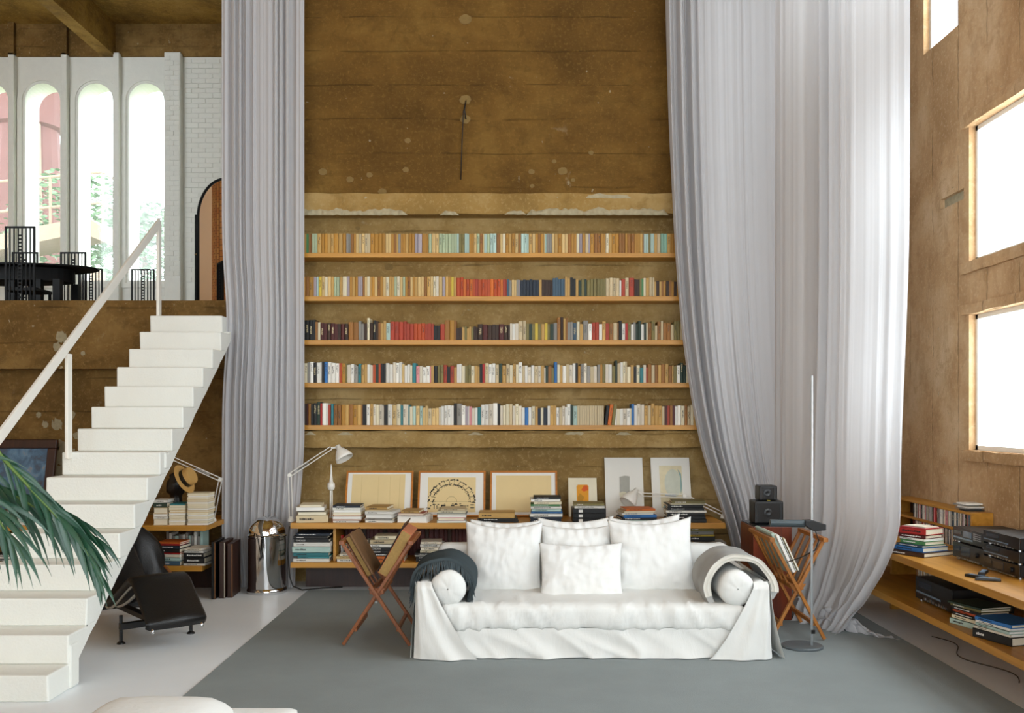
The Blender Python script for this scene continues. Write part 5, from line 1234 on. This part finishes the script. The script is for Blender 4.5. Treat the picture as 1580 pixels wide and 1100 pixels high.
# ------------------------------------------------------------------ loudspeakers
ls = thing('floor_loudspeaker', 'rosewood floor loudspeaker with black top behind the right magazine rack', 'speaker', (PX(1192, 7.52), 7.52, .012))
MB().box(-.15, .15, 0, .42, .0, .722).build('cabinet', M_ROSE, ls, bevel=.004)
MB().box(-.143, .143, .008, .412, .722, .728).build('top_panel', M_BLACK, ls)
MB().box(-.128, .128, .418, .424, .04, .69).build('grille', M_BLACK, ls)
def mini(label, x, y, z, w, d, h):
    t = thing('small_speaker', label, 'speaker', (x, y, z), group='small black speakers')
    MB().box(-w / 2, w / 2, 0, d, .001, h).build('box', M_BLKMETAL, t, bevel=.01)
    MB().box(-w / 2 + .012, w / 2 - .03, -.006, .003, .012, h - .012).build('grille', M_BLACK, t, bevel=.004)
    MB().lathe([(.03, 0), (.034, .004), (.02, .006), (0, .002)], 16, Matrix.Translation((-.01, -.006, h * .5)) @ Matrix.Rotation(R(90), 4, 'X')).build('driver', M_BLKMETAL, t)
zs = 7.66
mini('black box speaker standing on the rosewood loudspeaker', PX(1187, zs), zs, .741, .225, .2, .178)
mini('smaller black speaker stacked on top of the black box speaker', PX(1187, zs), zs + .02, .921, .14, .16, .118)
MB().box(-.012, .012, -.008, .0, .0, .004).build('badge', plain('yellow_badge', '#c8b23c', .5), bpy.data.objects['small_speaker.001'])

M_POLE = plain('satin_steel_pole', '#c4c8ca', .45, .35, var=.03)
# ------------------------------------------------------------------ floor lamp
fl_ = thing('floor_lamp', 'slim steel reading lamp with round grey base beside the sofa', 'lamp', (PX(1238, 6.65), 6.65, .012)); dx = PX(1252.5, 6.62) - fl_.location.x
MB().lathe([(.135, 0), (.139, .004), (.139, .012), (.13, .018), (0, .019)], 48).build('base', plain('grey_enamel_base', '#5c6366', .4, .2), fl_, smooth=False)
MB().tube([(dx, -.03, .015), (dx, -.03, 1.855)], .0085, 10).build('pole', M_POLE, fl_, smooth=True)
MB().box(dx - .006, dx + .018, -.045, -.015, .1, .125).build('cord_grip', M_BLACK, fl_)
hz_ = PH(807, 6.62) - .012
MB().tube([(dx - .285, -.03, hz_ + .0), (dx - .05, -.03, hz_ - .004)], .026, 14).build('lamp_tube', plain('dark_grey_enamel', '#3d474b', .4, .2), fl_, smooth=False)
hb = MB().prism([(dx - .055, -.075, hz_ - .012), (dx + .0, -.075, hz_ - .05), (dx + .085, -.075, hz_ - .045), (dx + .085, -.075, hz_ - .005), (dx + .0, -.075, hz_ + .022), (dx - .055, -.075, hz_ + .02)], (0, .09, 0))
hb.build('lamp_head', M_BLKMETAL, fl_, bevel=.004)
MB().tube([(dx + .02, -.03, hz_ - .04), (dx + .05, -.02, hz_ - .12), (dx + .04, .02, hz_ - .19), (dx - .03, .1, hz_ - .25), (dx - .1, .2, hz_ - .3)], .004, 6).build('cord', M_RUBBER, fl_, smooth=True)

# ------------------------------------------------------------------ right wall shelf unit with hi-fi
HM2, HL2 = .61, .289; XS = 2.70
rs = thing('plank_shelf', 'long orange wooden two-plank shelf along the window wall', 'shelf', (0, 0, 0))
MB().box(XS, XR - .002, 2.2, 8.4, HM2 - .048, HM2).build('top_plank', M_SHELFY, rs, bevel=.002)
MB().box(XS, XR - .002, 2.2, 8.4, HL2 - .048, HL2).build('lower_plank', M_SHELFY, rs, bevel=.002)
for y in (8.0, 2.6): MB().box(3.1, XR - .004, y, y + .04, 0, HM2 - .048).build('support', M_SHELFY, rs)
cd = thing('cd_shelf', 'small wooden shelf of compact discs on the window wall shelf', 'shelf', (0, 0, HM2 + .001))
X0c, X1c, Y0c, Y1c = 3.245, XR - .003, 6.91, 8.35; hh = .29; tt = .018
MB().box(X0c, X1c, Y0c, Y1c, hh - tt, hh).build('top', M_SHELFY, cd, bevel=.0015)
MB().box(X0c, X1c, Y0c, Y1c, 0, tt).build('bottom', M_SHELFY, cd)
MB().box(X0c, X1c, Y0c + .02, Y1c - .02, .138, .138 + tt).build('middle_plank', M_SHELFY, cd)
for y in (Y0c, Y1c - .02): MB().box(X0c, X1c, y, y + .02, tt, hh - tt).build('end_panel', M_SHELFY, cd)
MB().box(X1c - .012, X1c - .003, Y0c + .02, Y1c - .02, tt, hh - tt).build('back_panel', M_DARKWOOD, cd)
cdm = MB().box(-.5, .5, 0, 1, 0, 1).mesh('disc_case'); cdm.materials.append(bookmat('white', True))
g = random.Random(17)
for row in range(2):
    y = Y0c + .024; k = 0; cnts = {}
    while y < 7.95 - .02 and k < 85:
        w = g.choice((.0105, .0105, .0105, .022)); k += 1
        c = g.choice(['white', 'white', 'grey', 'grey', 'black', 'ivory', 'slate blue', 'lilac grey', 'red', 'dark green', 'pink', 'navy']); cnts[c] = cnts.get(c, 0) + 1
        o = bpy.data.objects.new('disc_case', cdm); COL.objects.link(o); o.location = (X0c + .008 + g.uniform(0, .004), y + w / 2, HM2 + .001 + (tt if row == 0 else .138 + tt) + .0005)
        o.rotation_euler = (0, 0, R(-90)); o.scale = (w - .0006, .115, .112); y += w
        o.material_slots[0].link = 'OBJECT'; o.material_slots[0].material = bookmat(c, True)
        tag(o, '%s %s disc case, %s of that colour from the near end, %s row' % ('double' if w > .02 else 'slim', c, ordinal(cnts[c]), ('lower', 'upper')[row]), 'disc case', 'compact discs in the %s row' % ('lower', 'upper')[row])
# discs lying on the little shelf
for k in range(5):
    y = (7.02, 7.06, 7.03, 7.1, 7.05)[k]; z = HM2 + .001 + hh + .0005 + (0, .011, .022, .033, .044)[k] * 1.0
    c = ('black', 'grey', 'white', 'grey', 'white')[k]
    o = bpy.data.objects.new('disc_case', cdm); COL.objects.link(o); o.location = (X0c + .02, y + .07, z + .0); o.scale = (.142, .125, .0103); o.rotation_euler = (0, 0, R(-90 + (k * 17 % 9) - 4))
    o.material_slots[0].link = 'OBJECT'; o.material_slots[0].material = bookmat(c, False)
    tag(o, '%s disc case lying on the compact disc shelf, %s' % (c, ('lowest of five', 'second from the bottom', 'in the middle', 'second from the top', 'topmost of five')[k]), 'disc case', 'disc cases lying on the small shelf')

# stacked books on the window wall shelf: spines face the room, fore-edges the viewer
def rstack(desc, group, x, y, z, rz, books, kind='book'):
    n = len(books)
    for k, (col, w, d, t, title) in enumerate(books):
        pos = 'topmost' if k == n - 1 else 'bottommost' if k == 0 else ordinal(k + 1) + ' up'
        M = Matrix.Rotation(rz, 3, 'Z'); off = M @ Vector((0, -d / 2, 0))
        flat_book('stacked_book', '%s %s, %s of the stack %s' % (col, kind, pos, desc), group, x + off.x + rnd.uniform(-.006, .006), y + off.y + rnd.uniform(-.006, .006), z + .0004, w, d, t - .0006, rz + rnd.uniform(-.06, .06), col, False, title)
        z += t
G4 = 'stacked books on the window wall shelf'
rstack('beside the compact discs', G4, 2.895, 6.93, HM2, R(-62), [('dark brown', .30, .32, .03, None), ('blue', .25, .26, .032, None), ('slate blue', .23, .24, .014, None), ('green', .22, .19, .028, None), ('white', .22, .19, .016, None), ('maroon', .22, .19, .026, None), ('red', .22, .20, .045, None), ('pink', .2, .15, .006, None), ('ivory', .18, .13, .005, None)])
rstack('of black and blue paperbacks, lower window shelf', G4, 2.88, 6.03, HL2, R(-75), [('light blue', .28, .22, .035, None), ('cream', .26, .2, .022, None), ('black', .25, .19, .02, None), ('orange red', .25, .2, .016, None), ('black', .26, .21, .02, None), ('olive', .27, .22, .016, None), ('dark green', .28, .23, .012, None)])
rstack('at the photo edge, lower window shelf', G4, 2.87, 5.66, HL2, R(-75), [('black', .29, .24, .05, None), ('ivory', .28, .22, .016, None), ('light blue', .28, .22, .018, None), ('white', .27, .22, .016, None), ('blue', .28, .23, .022, None)], 'magazine')
g = random.Random(23); y = 6.98
for k in range(9):
    w = g.uniform(.02, .034); c = ['ivory', 'grey', 'beige', 'white', 'tan', 'white', 'grey', 'ivory', 'brown'][k]
    o = bpy.data.objects.new('upright_book', UB); COL.objects.link(o); o.location = (2.98, y + w / 2, HL2 + .0005); o.rotation_euler = (0, 0, R(-90)); o.scale = (w, .2, g.uniform(.19, .23)); y += w + .001
    o.material_slots[0].link = 'OBJECT'; o.material_slots[0].material = bookmat(c, True)
    tag(o, '%s book standing beside the puddling curtain, %s from the near end' % (c, ordinal(k + 1)), 'book', 'books standing on the lower window wall plank')
M_HIFI = plain('black_hifi_casing', '#111214', .45)
M_DISP = plain('blue_grey_display', '#6f8296', .25, var=.05); M_PANEL = plain('dark_display', '#1b2430', .2)
def hifi(label, y0, y1, z0, h, xf, kind, depth=.33):
    """black audio unit; front panel faces -X"""
    t = thing('hifi_unit', label, 'stereo', (xf, y0, z0), group='black stereo units')
    Wd = y1 - y0
    MB().box(0.004, depth, 0, Wd, .012, h).build('casing', M_HIFI, t, bevel=.003)
    MB().box(-.006, .006, -.002, Wd + .002, .012, h - .001).build('front_panel', M_BLACK, t, bevel=.002)
    for yy in (.03, Wd - .05):
        MB().tube([(.02, yy + .01, 0), (.02, yy + .01, .013)], .012, 10).build('foot', M_STEEL, t)
    f = -.0065
    if kind == 'cd':
        MB().box(f - .002, f + .001, Wd * .70, Wd * .95, h * .55, h * .78).build('tray', M_PANEL, t)
        MB().box(f - .002, f + .001, Wd * .38, Wd * .64, h * .48, h * .85).build('display', M_DISP, t)
        MB().box(f - .003, f + .001, Wd * .34, Wd * .97, h * .28, h * .40).build('chrome_strip', M_DISP, t)
        for i in range(4):
            for j in range(4): MB().box(f - .004, f + .001, Wd * (.08 + .06 * i), Wd * (.12 + .06 * i), h * (.42 + .12 * j), h * (.49 + .12 * j)).build('button', M_STEEL, t)
    elif kind == 'deck':
        MB().box(f - .002, f + .001, Wd * .42, Wd * .72, h * .3, h * .85).build('cassette_door', M_PANEL, t, bevel=.002)
        MB().box(f - .002, f + .001, Wd * .76, Wd * .95, h * .55, h * .82).build('display', M_PANEL, t)
        for i in range(9): MB().box(f - .004, f + .001, Wd * (.12 + .085 * i), Wd * (.18 + .085 * i), h * .09, h * .17).build('button', M_STEEL, t)
        MB().lathe([(.016, 0), (.016, .012), (.013, .014)], 16, Matrix.Translation((f, Wd * .2, h * .55)) @ Matrix.Rotation(R(-90), 4, 'Y')).build('knob', M_BLKMETAL, t)
    else:
        MB().box(f - .002, f + .001, Wd * .55, Wd * .9, h * .6, h * .85).build('display', M_PANEL, t)
        MB().box(f - .003, f + .001, Wd * .3, Wd * .97, h * .34, h * .42).build('chrome_strip', M_DISP, t)
        for i in range(8): MB().box(f - .004, f + .001, Wd * (.15 + .08 * i), Wd * (.19 + .08 * i), h * .12, h * (.18 + .03 * (i % 3))).build('slider', M_STEEL, t)
    return t
hifi('black compact disc player with grey display, upper unit near the discs', 6.31, 6.75, HM2 + .115, .105, 3.045, 'cd')
hifi('black cassette deck under the compact disc player', 6.31, 6.75, HM2, .115, 3.045, 'deck')
hifi('black tuner on top of the nearer pile of stereo units', 5.83, 6.28, HM2 + .165, .085, 3.03, 'tuner')
hifi('black amplifier between the tuner and the lowest nearer unit', 5.83, 6.28, HM2 + .085, .08, 3.03, 'tuner')
hifi('black receiver lowest in the nearer pile of stereo units', 5.83, 6.28, HM2, .085, 3.03, 'deck')
hifi('long black audio unit on the lower window wall plank', 6.35, 6.93, HL2, .165, 2.86, 'tuner', .4)
# remote controls
for k, (x, y, rz) in enumerate(((2.80, 5.90, .5), (2.86, 5.94, -.6), (2.82, 5.80, 1.2))):
    rc = thing('remote_control', 'small black remote control lying before the stereo units, %s' % ('leftmost', 'topmost', 'nearest the edge')[k], 'remote', (x, y, HM2 + (.0005 if k != 1 else .0185)), rz=rz, group='remote controls')
    MB().box(-.02, .02, -.07, .07, 0, .018).build('body', M_BLACK, rc, bevel=.005)
    MB().box(-.013, .013, -.05, .05, .018, .0195).build('buttons', M_DISP, rc)
tag(MB().tube([(3.0 + .07 * math.sin(k * .35), 7.0 - k * .045, .005) for k in range(28)], .003, 6).build('floor_cable', M_RUBBER, smooth=True), 'dark cable lying on the floor under the window wall shelf', 'cable')

# ------------------------------------------------------------------ black chaise longue under the stairs
a_ = Vector((-.65, .76)).normalized(); F0 = Vector((-2.33, 6.68))
ch = thing('chaise_longue', 'black leather chaise longue reaching out from under the staircase', 'chaise', (F0.x, F0.y, 0), rz=math.atan2(a_.y, a_.x))
prof = [(-.02, .145), (-.035, .18), (-.02, .215), (.06, .28), (.16, .36), (.26, .44), (.33, .462), (.40, .445), (.6, .34), (.78, .25), (.92, .235), (1.1, .32), (1.3, .46), (1.5, .62), (1.6, .68)]
def smoothp(ps, n=6):
    out = []
    for i in range(len(ps) - 1):
        p0, p1, p2, p3 = [Vector(ps[max(0, min(len(ps) - 1, i + k))]) for k in (-1, 0, 1, 2)]
        for k in range(n):
            t = k / n; out.append(.5 * ((2 * p1) + (-p0 + p2) * t + (2 * p0 - 5 * p1 + 4 * p2 - p3) * t * t + (-p0 + 3 * p1 - 3 * p2 + p3) * t ** 3))
    return out + [Vector(ps[-1])]
sp_ = smoothp(prof); hw = .20
pad = MB(); n_ = len(sp_)
def padf(u, v):
    i = min(n_ - 1, int(round(u * (n_ - 1)))); p = sp_[i]; tn = (sp_[min(n_ - 1, i + 1)] - sp_[max(0, i - 1)]).normalized(); nr = Vector((-tn.y, tn.x))
    k = v * 8; seq = [(-hw, 0), (-hw - .012, .022), (-hw + .01, .045), (0, .05), (hw - .01, .045), (hw + .012, .022), (hw, 0), (0, -.004), (-hw, 0)]
    c = seq[int(round(k))]; q_ = p + nr * (c[1] - .045)
    return (q_.x, c[0], q_.y)
pad.grid(padf, n_ - 1, 8)
pad.add([padf(0, k / 8) for k in range(8)], [list(range(8))]); pad.add([padf(1, k / 8) for k in range(8)], [list(range(8))])
pad.build('leather_pad', M_LEATHER, ch, smooth=True)
MB().tube([(1.42, -hw, .585), (1.42, 0, .595), (1.42, hw, .585)], .06, 12).build('head_roll', M_LEATHER, ch, smooth=True)
for s in (-1, 1):
    MB().tube([(p.x, s * (hw - .03), p.y - .065) for p in sp_[8::3]], .011, 8).build('side_tube', M_CHROME, ch, smooth=True)
    arc = [(.30 + 1.05 * k / 20, s * (hw - .05), .36 - .17 * math.sin(math.pi * k / 20)) for k in range(21)]
    MB().tube(arc, .012, 8).build('runner_tube', M_CHROME, ch, smooth=True)
for x in (.36, 1.16):
    for s in (-1, 1):
        MB().tube([(x, s * .25, 0.012), (x, s * .25, .20 if x < 1 else .2)], .013, 8).lathe([(.03, 0), (.028, .008), (.014, .02)], 14, Matrix.Translation((x, s * .25, 0))).build('base_leg', M_BLKMETAL, ch)
    MB().box(x - .022, x + .022, -.26, .26, .10, .145).build('base_crossbar', M_BLKMETAL, ch, bevel=.004)
MB().box(.36, 1.16, -.03, .03, .105, .14).build('base_beam', M_BLKMETAL, ch)
# black bag behind the chaise
def bagf(u, v):
    a = 2 * math.pi * u; r = .30 * (1 - .42 * v - .35 * v ** 6) * (1 + .18 * noise.noise(Vector((math.cos(a) * 2, math.sin(a) * 2, v * 3))))
    return (r * 1.0 * math.cos(a) - .12 * v, r * .55 * math.sin(a), .66 * v)
bagm = MB().grid(bagf, 28, 18, wrap=True)
bag = tag(bagm.build('leather_bag', M_LEATHER, loc=(-3.13, 8.24, .0), smooth=True), 'slouching black leather bag standing under the stairs behind the chaise longue', 'bag')
MB().tube([(.20, -.12, .34), (.26, -.13, .28), (.30, -.14, .24), (.36, -.12, .22)], .012, 8).build('strap', plain('tan_leather', '#8a5426', .6), bag, smooth=True)

# ------------------------------------------------------------------ white seat in the foreground
ac = thing('white_armchair', 'white slipcovered seat cut off by the bottom edge of the photograph', 'armchair', (-1.30, 3.32, .0))
weld(rbox(-.36, .22, -.35, .60, .2, .485, .12, wr=.008, ws=4, seed=2, bulge=.03).build('seat_cushion', M_SOFA, ac))
weld(rbox(.10, .44, -.35, .60, .10, .432, .04, wr=.003, ws=4, seed=4).build('arm', M_SOFA, ac))
weld(rbox(-.42, .43, -.33, .57, .02, .30, .04, wr=.004, ws=4, seed=6).build('base', M_SOFA, ac))

# ------------------------------------------------------------------ palm at the left edge
M_PALM = plain('palm_leaf', '#1f4a35', .35, var=.35, scale=6); M_STEM = plain('palm_stem', '#56702f', .5); M_POT = plain('terracotta', '#9a5a3c', .8, var=.1)
palm = thing('potted_palm', 'green potted palm whose fronds hang in at the left edge', 'plant', (-2.95, 4.1, 0))
PB = Vector((-2.95, 4.1, 0))
MB().lathe([(.14, 0), (.17, .02), (.21, .36), (.23, .37), (.23, .41), (.19, .41), (.18, .36), (0, .35)], 28).build('pot', M_POT, palm)
def frond(pts, nl, L, Z, seed, droop=1.0, spread=.75, start=.25, backup=.5):
    g = random.Random(seed); w = [Vector(p) - PB for p in pts]; sp = []
    for i in range(len(w) - 1):
        p0, p1, p2, p3 = w[max(0, i - 1)], w[i], w[i + 1], w[min(len(w) - 1, i + 2)]
        for k in range(8):
            t = k / 8; sp.append(.5 * ((2 * p1) + (-p0 + p2) * t + (2 * p0 - 5 * p1 + 4 * p2 - p3) * t * t + (-p0 + 3 * p1 - 3 * p2 + p3) * t ** 3))
    sp.append(w[-1]); n = len(sp)
    ra = MB().tube(sp, [.010 * (1 - .8 * i / n) + .0015 for i in range(n)], 6).build('frond', M_STEM, palm, smooth=True)
    for k in range(nl):
        f = start + (1 - start) * (k + .5) / nl; i = min(n - 2, int(f * (n - 1))); p = sp[i]; tn = (sp[i + 1] - sp[max(0, i - 1)]).normalized()
        sd = 1 if k % 2 else -1; side = tn.cross(Vector((0, -1, 0))).normalized()
        d = (tn * (1.0) + side * sd * spread * (1 - .55 * f) + Vector((g.uniform(-.08, .08), g.uniform(-.35, .35), g.uniform(-.1, .05)))).normalized()
        ll = L * (.65 + .5 * math.sin(math.pi * min(1, f * .85 + .1))) * g.uniform(.85, 1.1); wd = g.uniform(.008, .013)
        mb = MB(); m = 9; pos = p.copy(); wn = d.cross(Vector((0, -1, .15))).normalized(); dd = d.copy()
        vs = []
        for j in range(m + 1):
            t = j / m; ww = wd * (math.sin(math.pi * min(1, .12 + t * .88)) ** .7) * (1 - t ** 3) + .0006
            vs.append((pos - wn * ww, pos + Vector((0, .004, -.003)) * (1 - t), pos + wn * ww)); dd = (dd + Vector((0, 0, -.075 * droop * (.4 + t)))).normalized(); pos = pos + dd * ll / m
            wn = (wn - dd * wn.dot(dd)).normalized()
        for j in range(m):
            a, b = vs[j], vs[j + 1]; mb.add([*a, *b], [(0, 1, 4, 3), (1, 2, 5, 4)])
        mb.build('leaflet', M_PALM, ra, smooth=True, recalc=False)
zp = 4.15
frond([PB + Vector((.03, 0, .38)), PB + Vector((.12, 0, 1.0)), P(-60, 640, zp), P(5, 708, zp), P(55, 762, zp), P(100, 810, zp), P(132, 850, zp), P(150, 885, zp)], 34, .24, zp, 1, 1.2, .5, .42)
frond([PB + Vector((.03, .03, .38)), PB + Vector((.15, .05, .9)), P(-90, 700, zp + .1), P(-20, 742, zp + .1), P(40, 775, zp + .1), P(95, 800, zp + .1), P(135, 828, zp + .1)], 28, .33, zp, 2, 2.0, .6, .42)
frond([PB + Vector((.0, -.04, .38)), PB + Vector((.08, -.05, .85)), P(-110, 730, zp - .1), P(-60, 752, zp - .1), P(-15, 785, zp - .1), P(15, 830, zp - .1)], 22, .34, zp, 3, 1.8, .6, .4)
frond([PB + Vector((.0, -.06, .38)), PB + Vector((.1, -.15, .6)), P(-120, 930, zp - .2), P(-70, 980, zp - .2), P(-40, 1010, zp - .2)], 16, .18, zp, 4, .8, .6, .4)
frond([PB + Vector((-.03, .05, .38)), PB + Vector((-.2, .2, 1.0)), PB + Vector((-.5, .35, 1.5)), PB + Vector((-.9, .4, 1.5))], 24, .34, zp, 5, 1.0, .6, .35)

# ------------------------------------------------------------------ gallery furniture
MXB = plain('matt_black_wood', '#080808', .6, **{'Specular IOR Level': .2})
def gallery_chair(label, px0, px1, Z, face):
    """ladder-back chair seen from its back; face = +1 seat away from the viewer"""
    x = (PX(px0, Z) + PX(px1, Z)) / 2; w = .335; H = 1.16
    t = thing('ladder_back_chair', label, 'chair', (x, Z, HM), rz=0 if face > 0 else math.pi, group='black ladder-back chairs on the gallery')
    for s in (-1, 1):
        MB().box(s * w / 2 - .011, s * w / 2 + .011, -.011, .011, 0, H).build('back_post', MXB, t)
        MB().box(s * (w / 2 - .0) - .014, s * (w / 2) + .014, .37, .40, 0, .42).build('leg', MXB, t)
        MB().box(s * w / 2 - .009, s * w / 2 + .009, .0, .38, .15, .175).build('side_stretcher', MXB, t)
    MB().box(-w / 2, w / 2, -.011, .011, H - .022, H).build('top_rail', MXB, t)
    MB().box(-w / 2, w / 2, -.01, .01, .10, .125).build('bottom_rail', MXB, t)
    MB().box(-w / 2 - .02, w / 2 + .02, .0, .41, .40, .44).build('seat', MXB, t, bevel=.006)
    for k in (1, 2, 4, 5):
        xx = -w / 2 + w * (k if k < 3 else k + 1) / 7 + (0 if k < 3 else 0)
        MB().box(xx - .006, xx + .006, -.007, .007, .12, H - .02).build('slat', MXB, t)
    for s in (-1, 1): MB().box(s * .022 - .006, s * .022 + .006, -.007, .007, .12, H - .02).build('slat', MXB, t)
    for k in range(22): MB().box(-.018, .018, -.006, .006, .14 + k * .043, .14 + k * .043 + .018).build('rung', MXB, t)
    return t
gallery_chair('black ladder-back chair rising highest before the gallery table', 10, 52, 11.50, 1)
gallery_chair('black ladder-back chair seen through the highest one', 20, 57, 13.32, -1)
gallery_chair('black ladder-back chair behind the right half of the gallery table', 95, 131, 13.32, -1)
gallery_chair('black ladder-back chair at the table tip, partly hidden by it', 124, 157, 14.87, 1)
gallery_chair('black ladder-back chair standing alone right of the gallery table', 204, 237, 14.87, 1)
tb = thing('gallery_table', 'large black lacquered oval table on the gallery', 'table', (-6.6, 12.45, HM))
def ell(rx, ry, z): return [(rx * math.cos(2 * math.pi * k / 48), ry * math.sin(2 * math.pi * k / 48), z) for k in range(48)]
MB().prism(ell(1.25, .54, .785), (0, 0, .022)).build('top', MXB, tb, bevel=.004)
MB().prism(ell(.95, .34, .62), (0, 0, .165)).build('apron', MXB, tb)
for x in (-.9, -.45, 0, .3, .62, .86):
    for y in (-.25, .25): MB().box(x - .045, x + .045, y - .045, y + .045, 0, .63).build('leg', MXB, tb)
for z in (.12, .3):
    for y in (-.25, .25): MB().box(-.9, .86, y - .012, y + .012, z, z + .04).build('stretcher', MXB, tb)
# cheval mirror with arched top
mz = 12.0; mn = Vector((-.50, -.866, 0)).normalized(); ang = math.atan2(mn.y, mn.x) + math.pi / 2
mr = thing('cheval_mirror', 'arched cheval mirror in a thin black frame on the gallery', 'mirror', (-3.62, mz, HM), rz=ang)
MW, MH = .42, 1.84
def archpts(w, h, y): return [(-w, y, .12), *[(-w * math.cos(math.pi * k / 24), y, h - w + w * math.sin(math.pi * k / 24)) for k in range(25)], (w, y, .12)]
MB().prism(archpts(MW - .01, MH - .01, .0), (0, .008, 0)).build('mirror_glass', plain('mirror_silver', '#f2f2f2', .01, 1.0, var=.0), mr)
fo = archpts(MW, MH, -.002); MB().tube(fo + [fo[0]], .016, 8).build('frame', MXB, mr, smooth=True)
for s in (-1, 1):
    MB().tube([(s * (MW + .045), .01, 0.02), (s * (MW + .045), .01, 1.45)], .018, 8).build('stand_post', MXB, mr)
    MB().box(s * (MW + .045) - .02, s * (MW + .045) + .02, -.22, .24, 0, .04).build('foot', MXB, mr, bevel=.006)
    MB().tube([(s * MW, .0, .95), (s * (MW + .06), .01, .95)], .014, 8).build('pivot_knob', plain('aged_brass', '#8d6b35', .35, .8), mr)
M_BRICKY = brickmat('yellow_brick', '#b5682c', '#c98a44', '#6a3a1a')
bc = tag(MB().lathe([(.21, 0), (.21, HG - HM)], 28).build('brick_column', M_BRICKY, loc=(-8.9, 10.72, HM), smooth=True, angle=40), 'round orange brick column on the gallery, seen in the mirror', 'column')
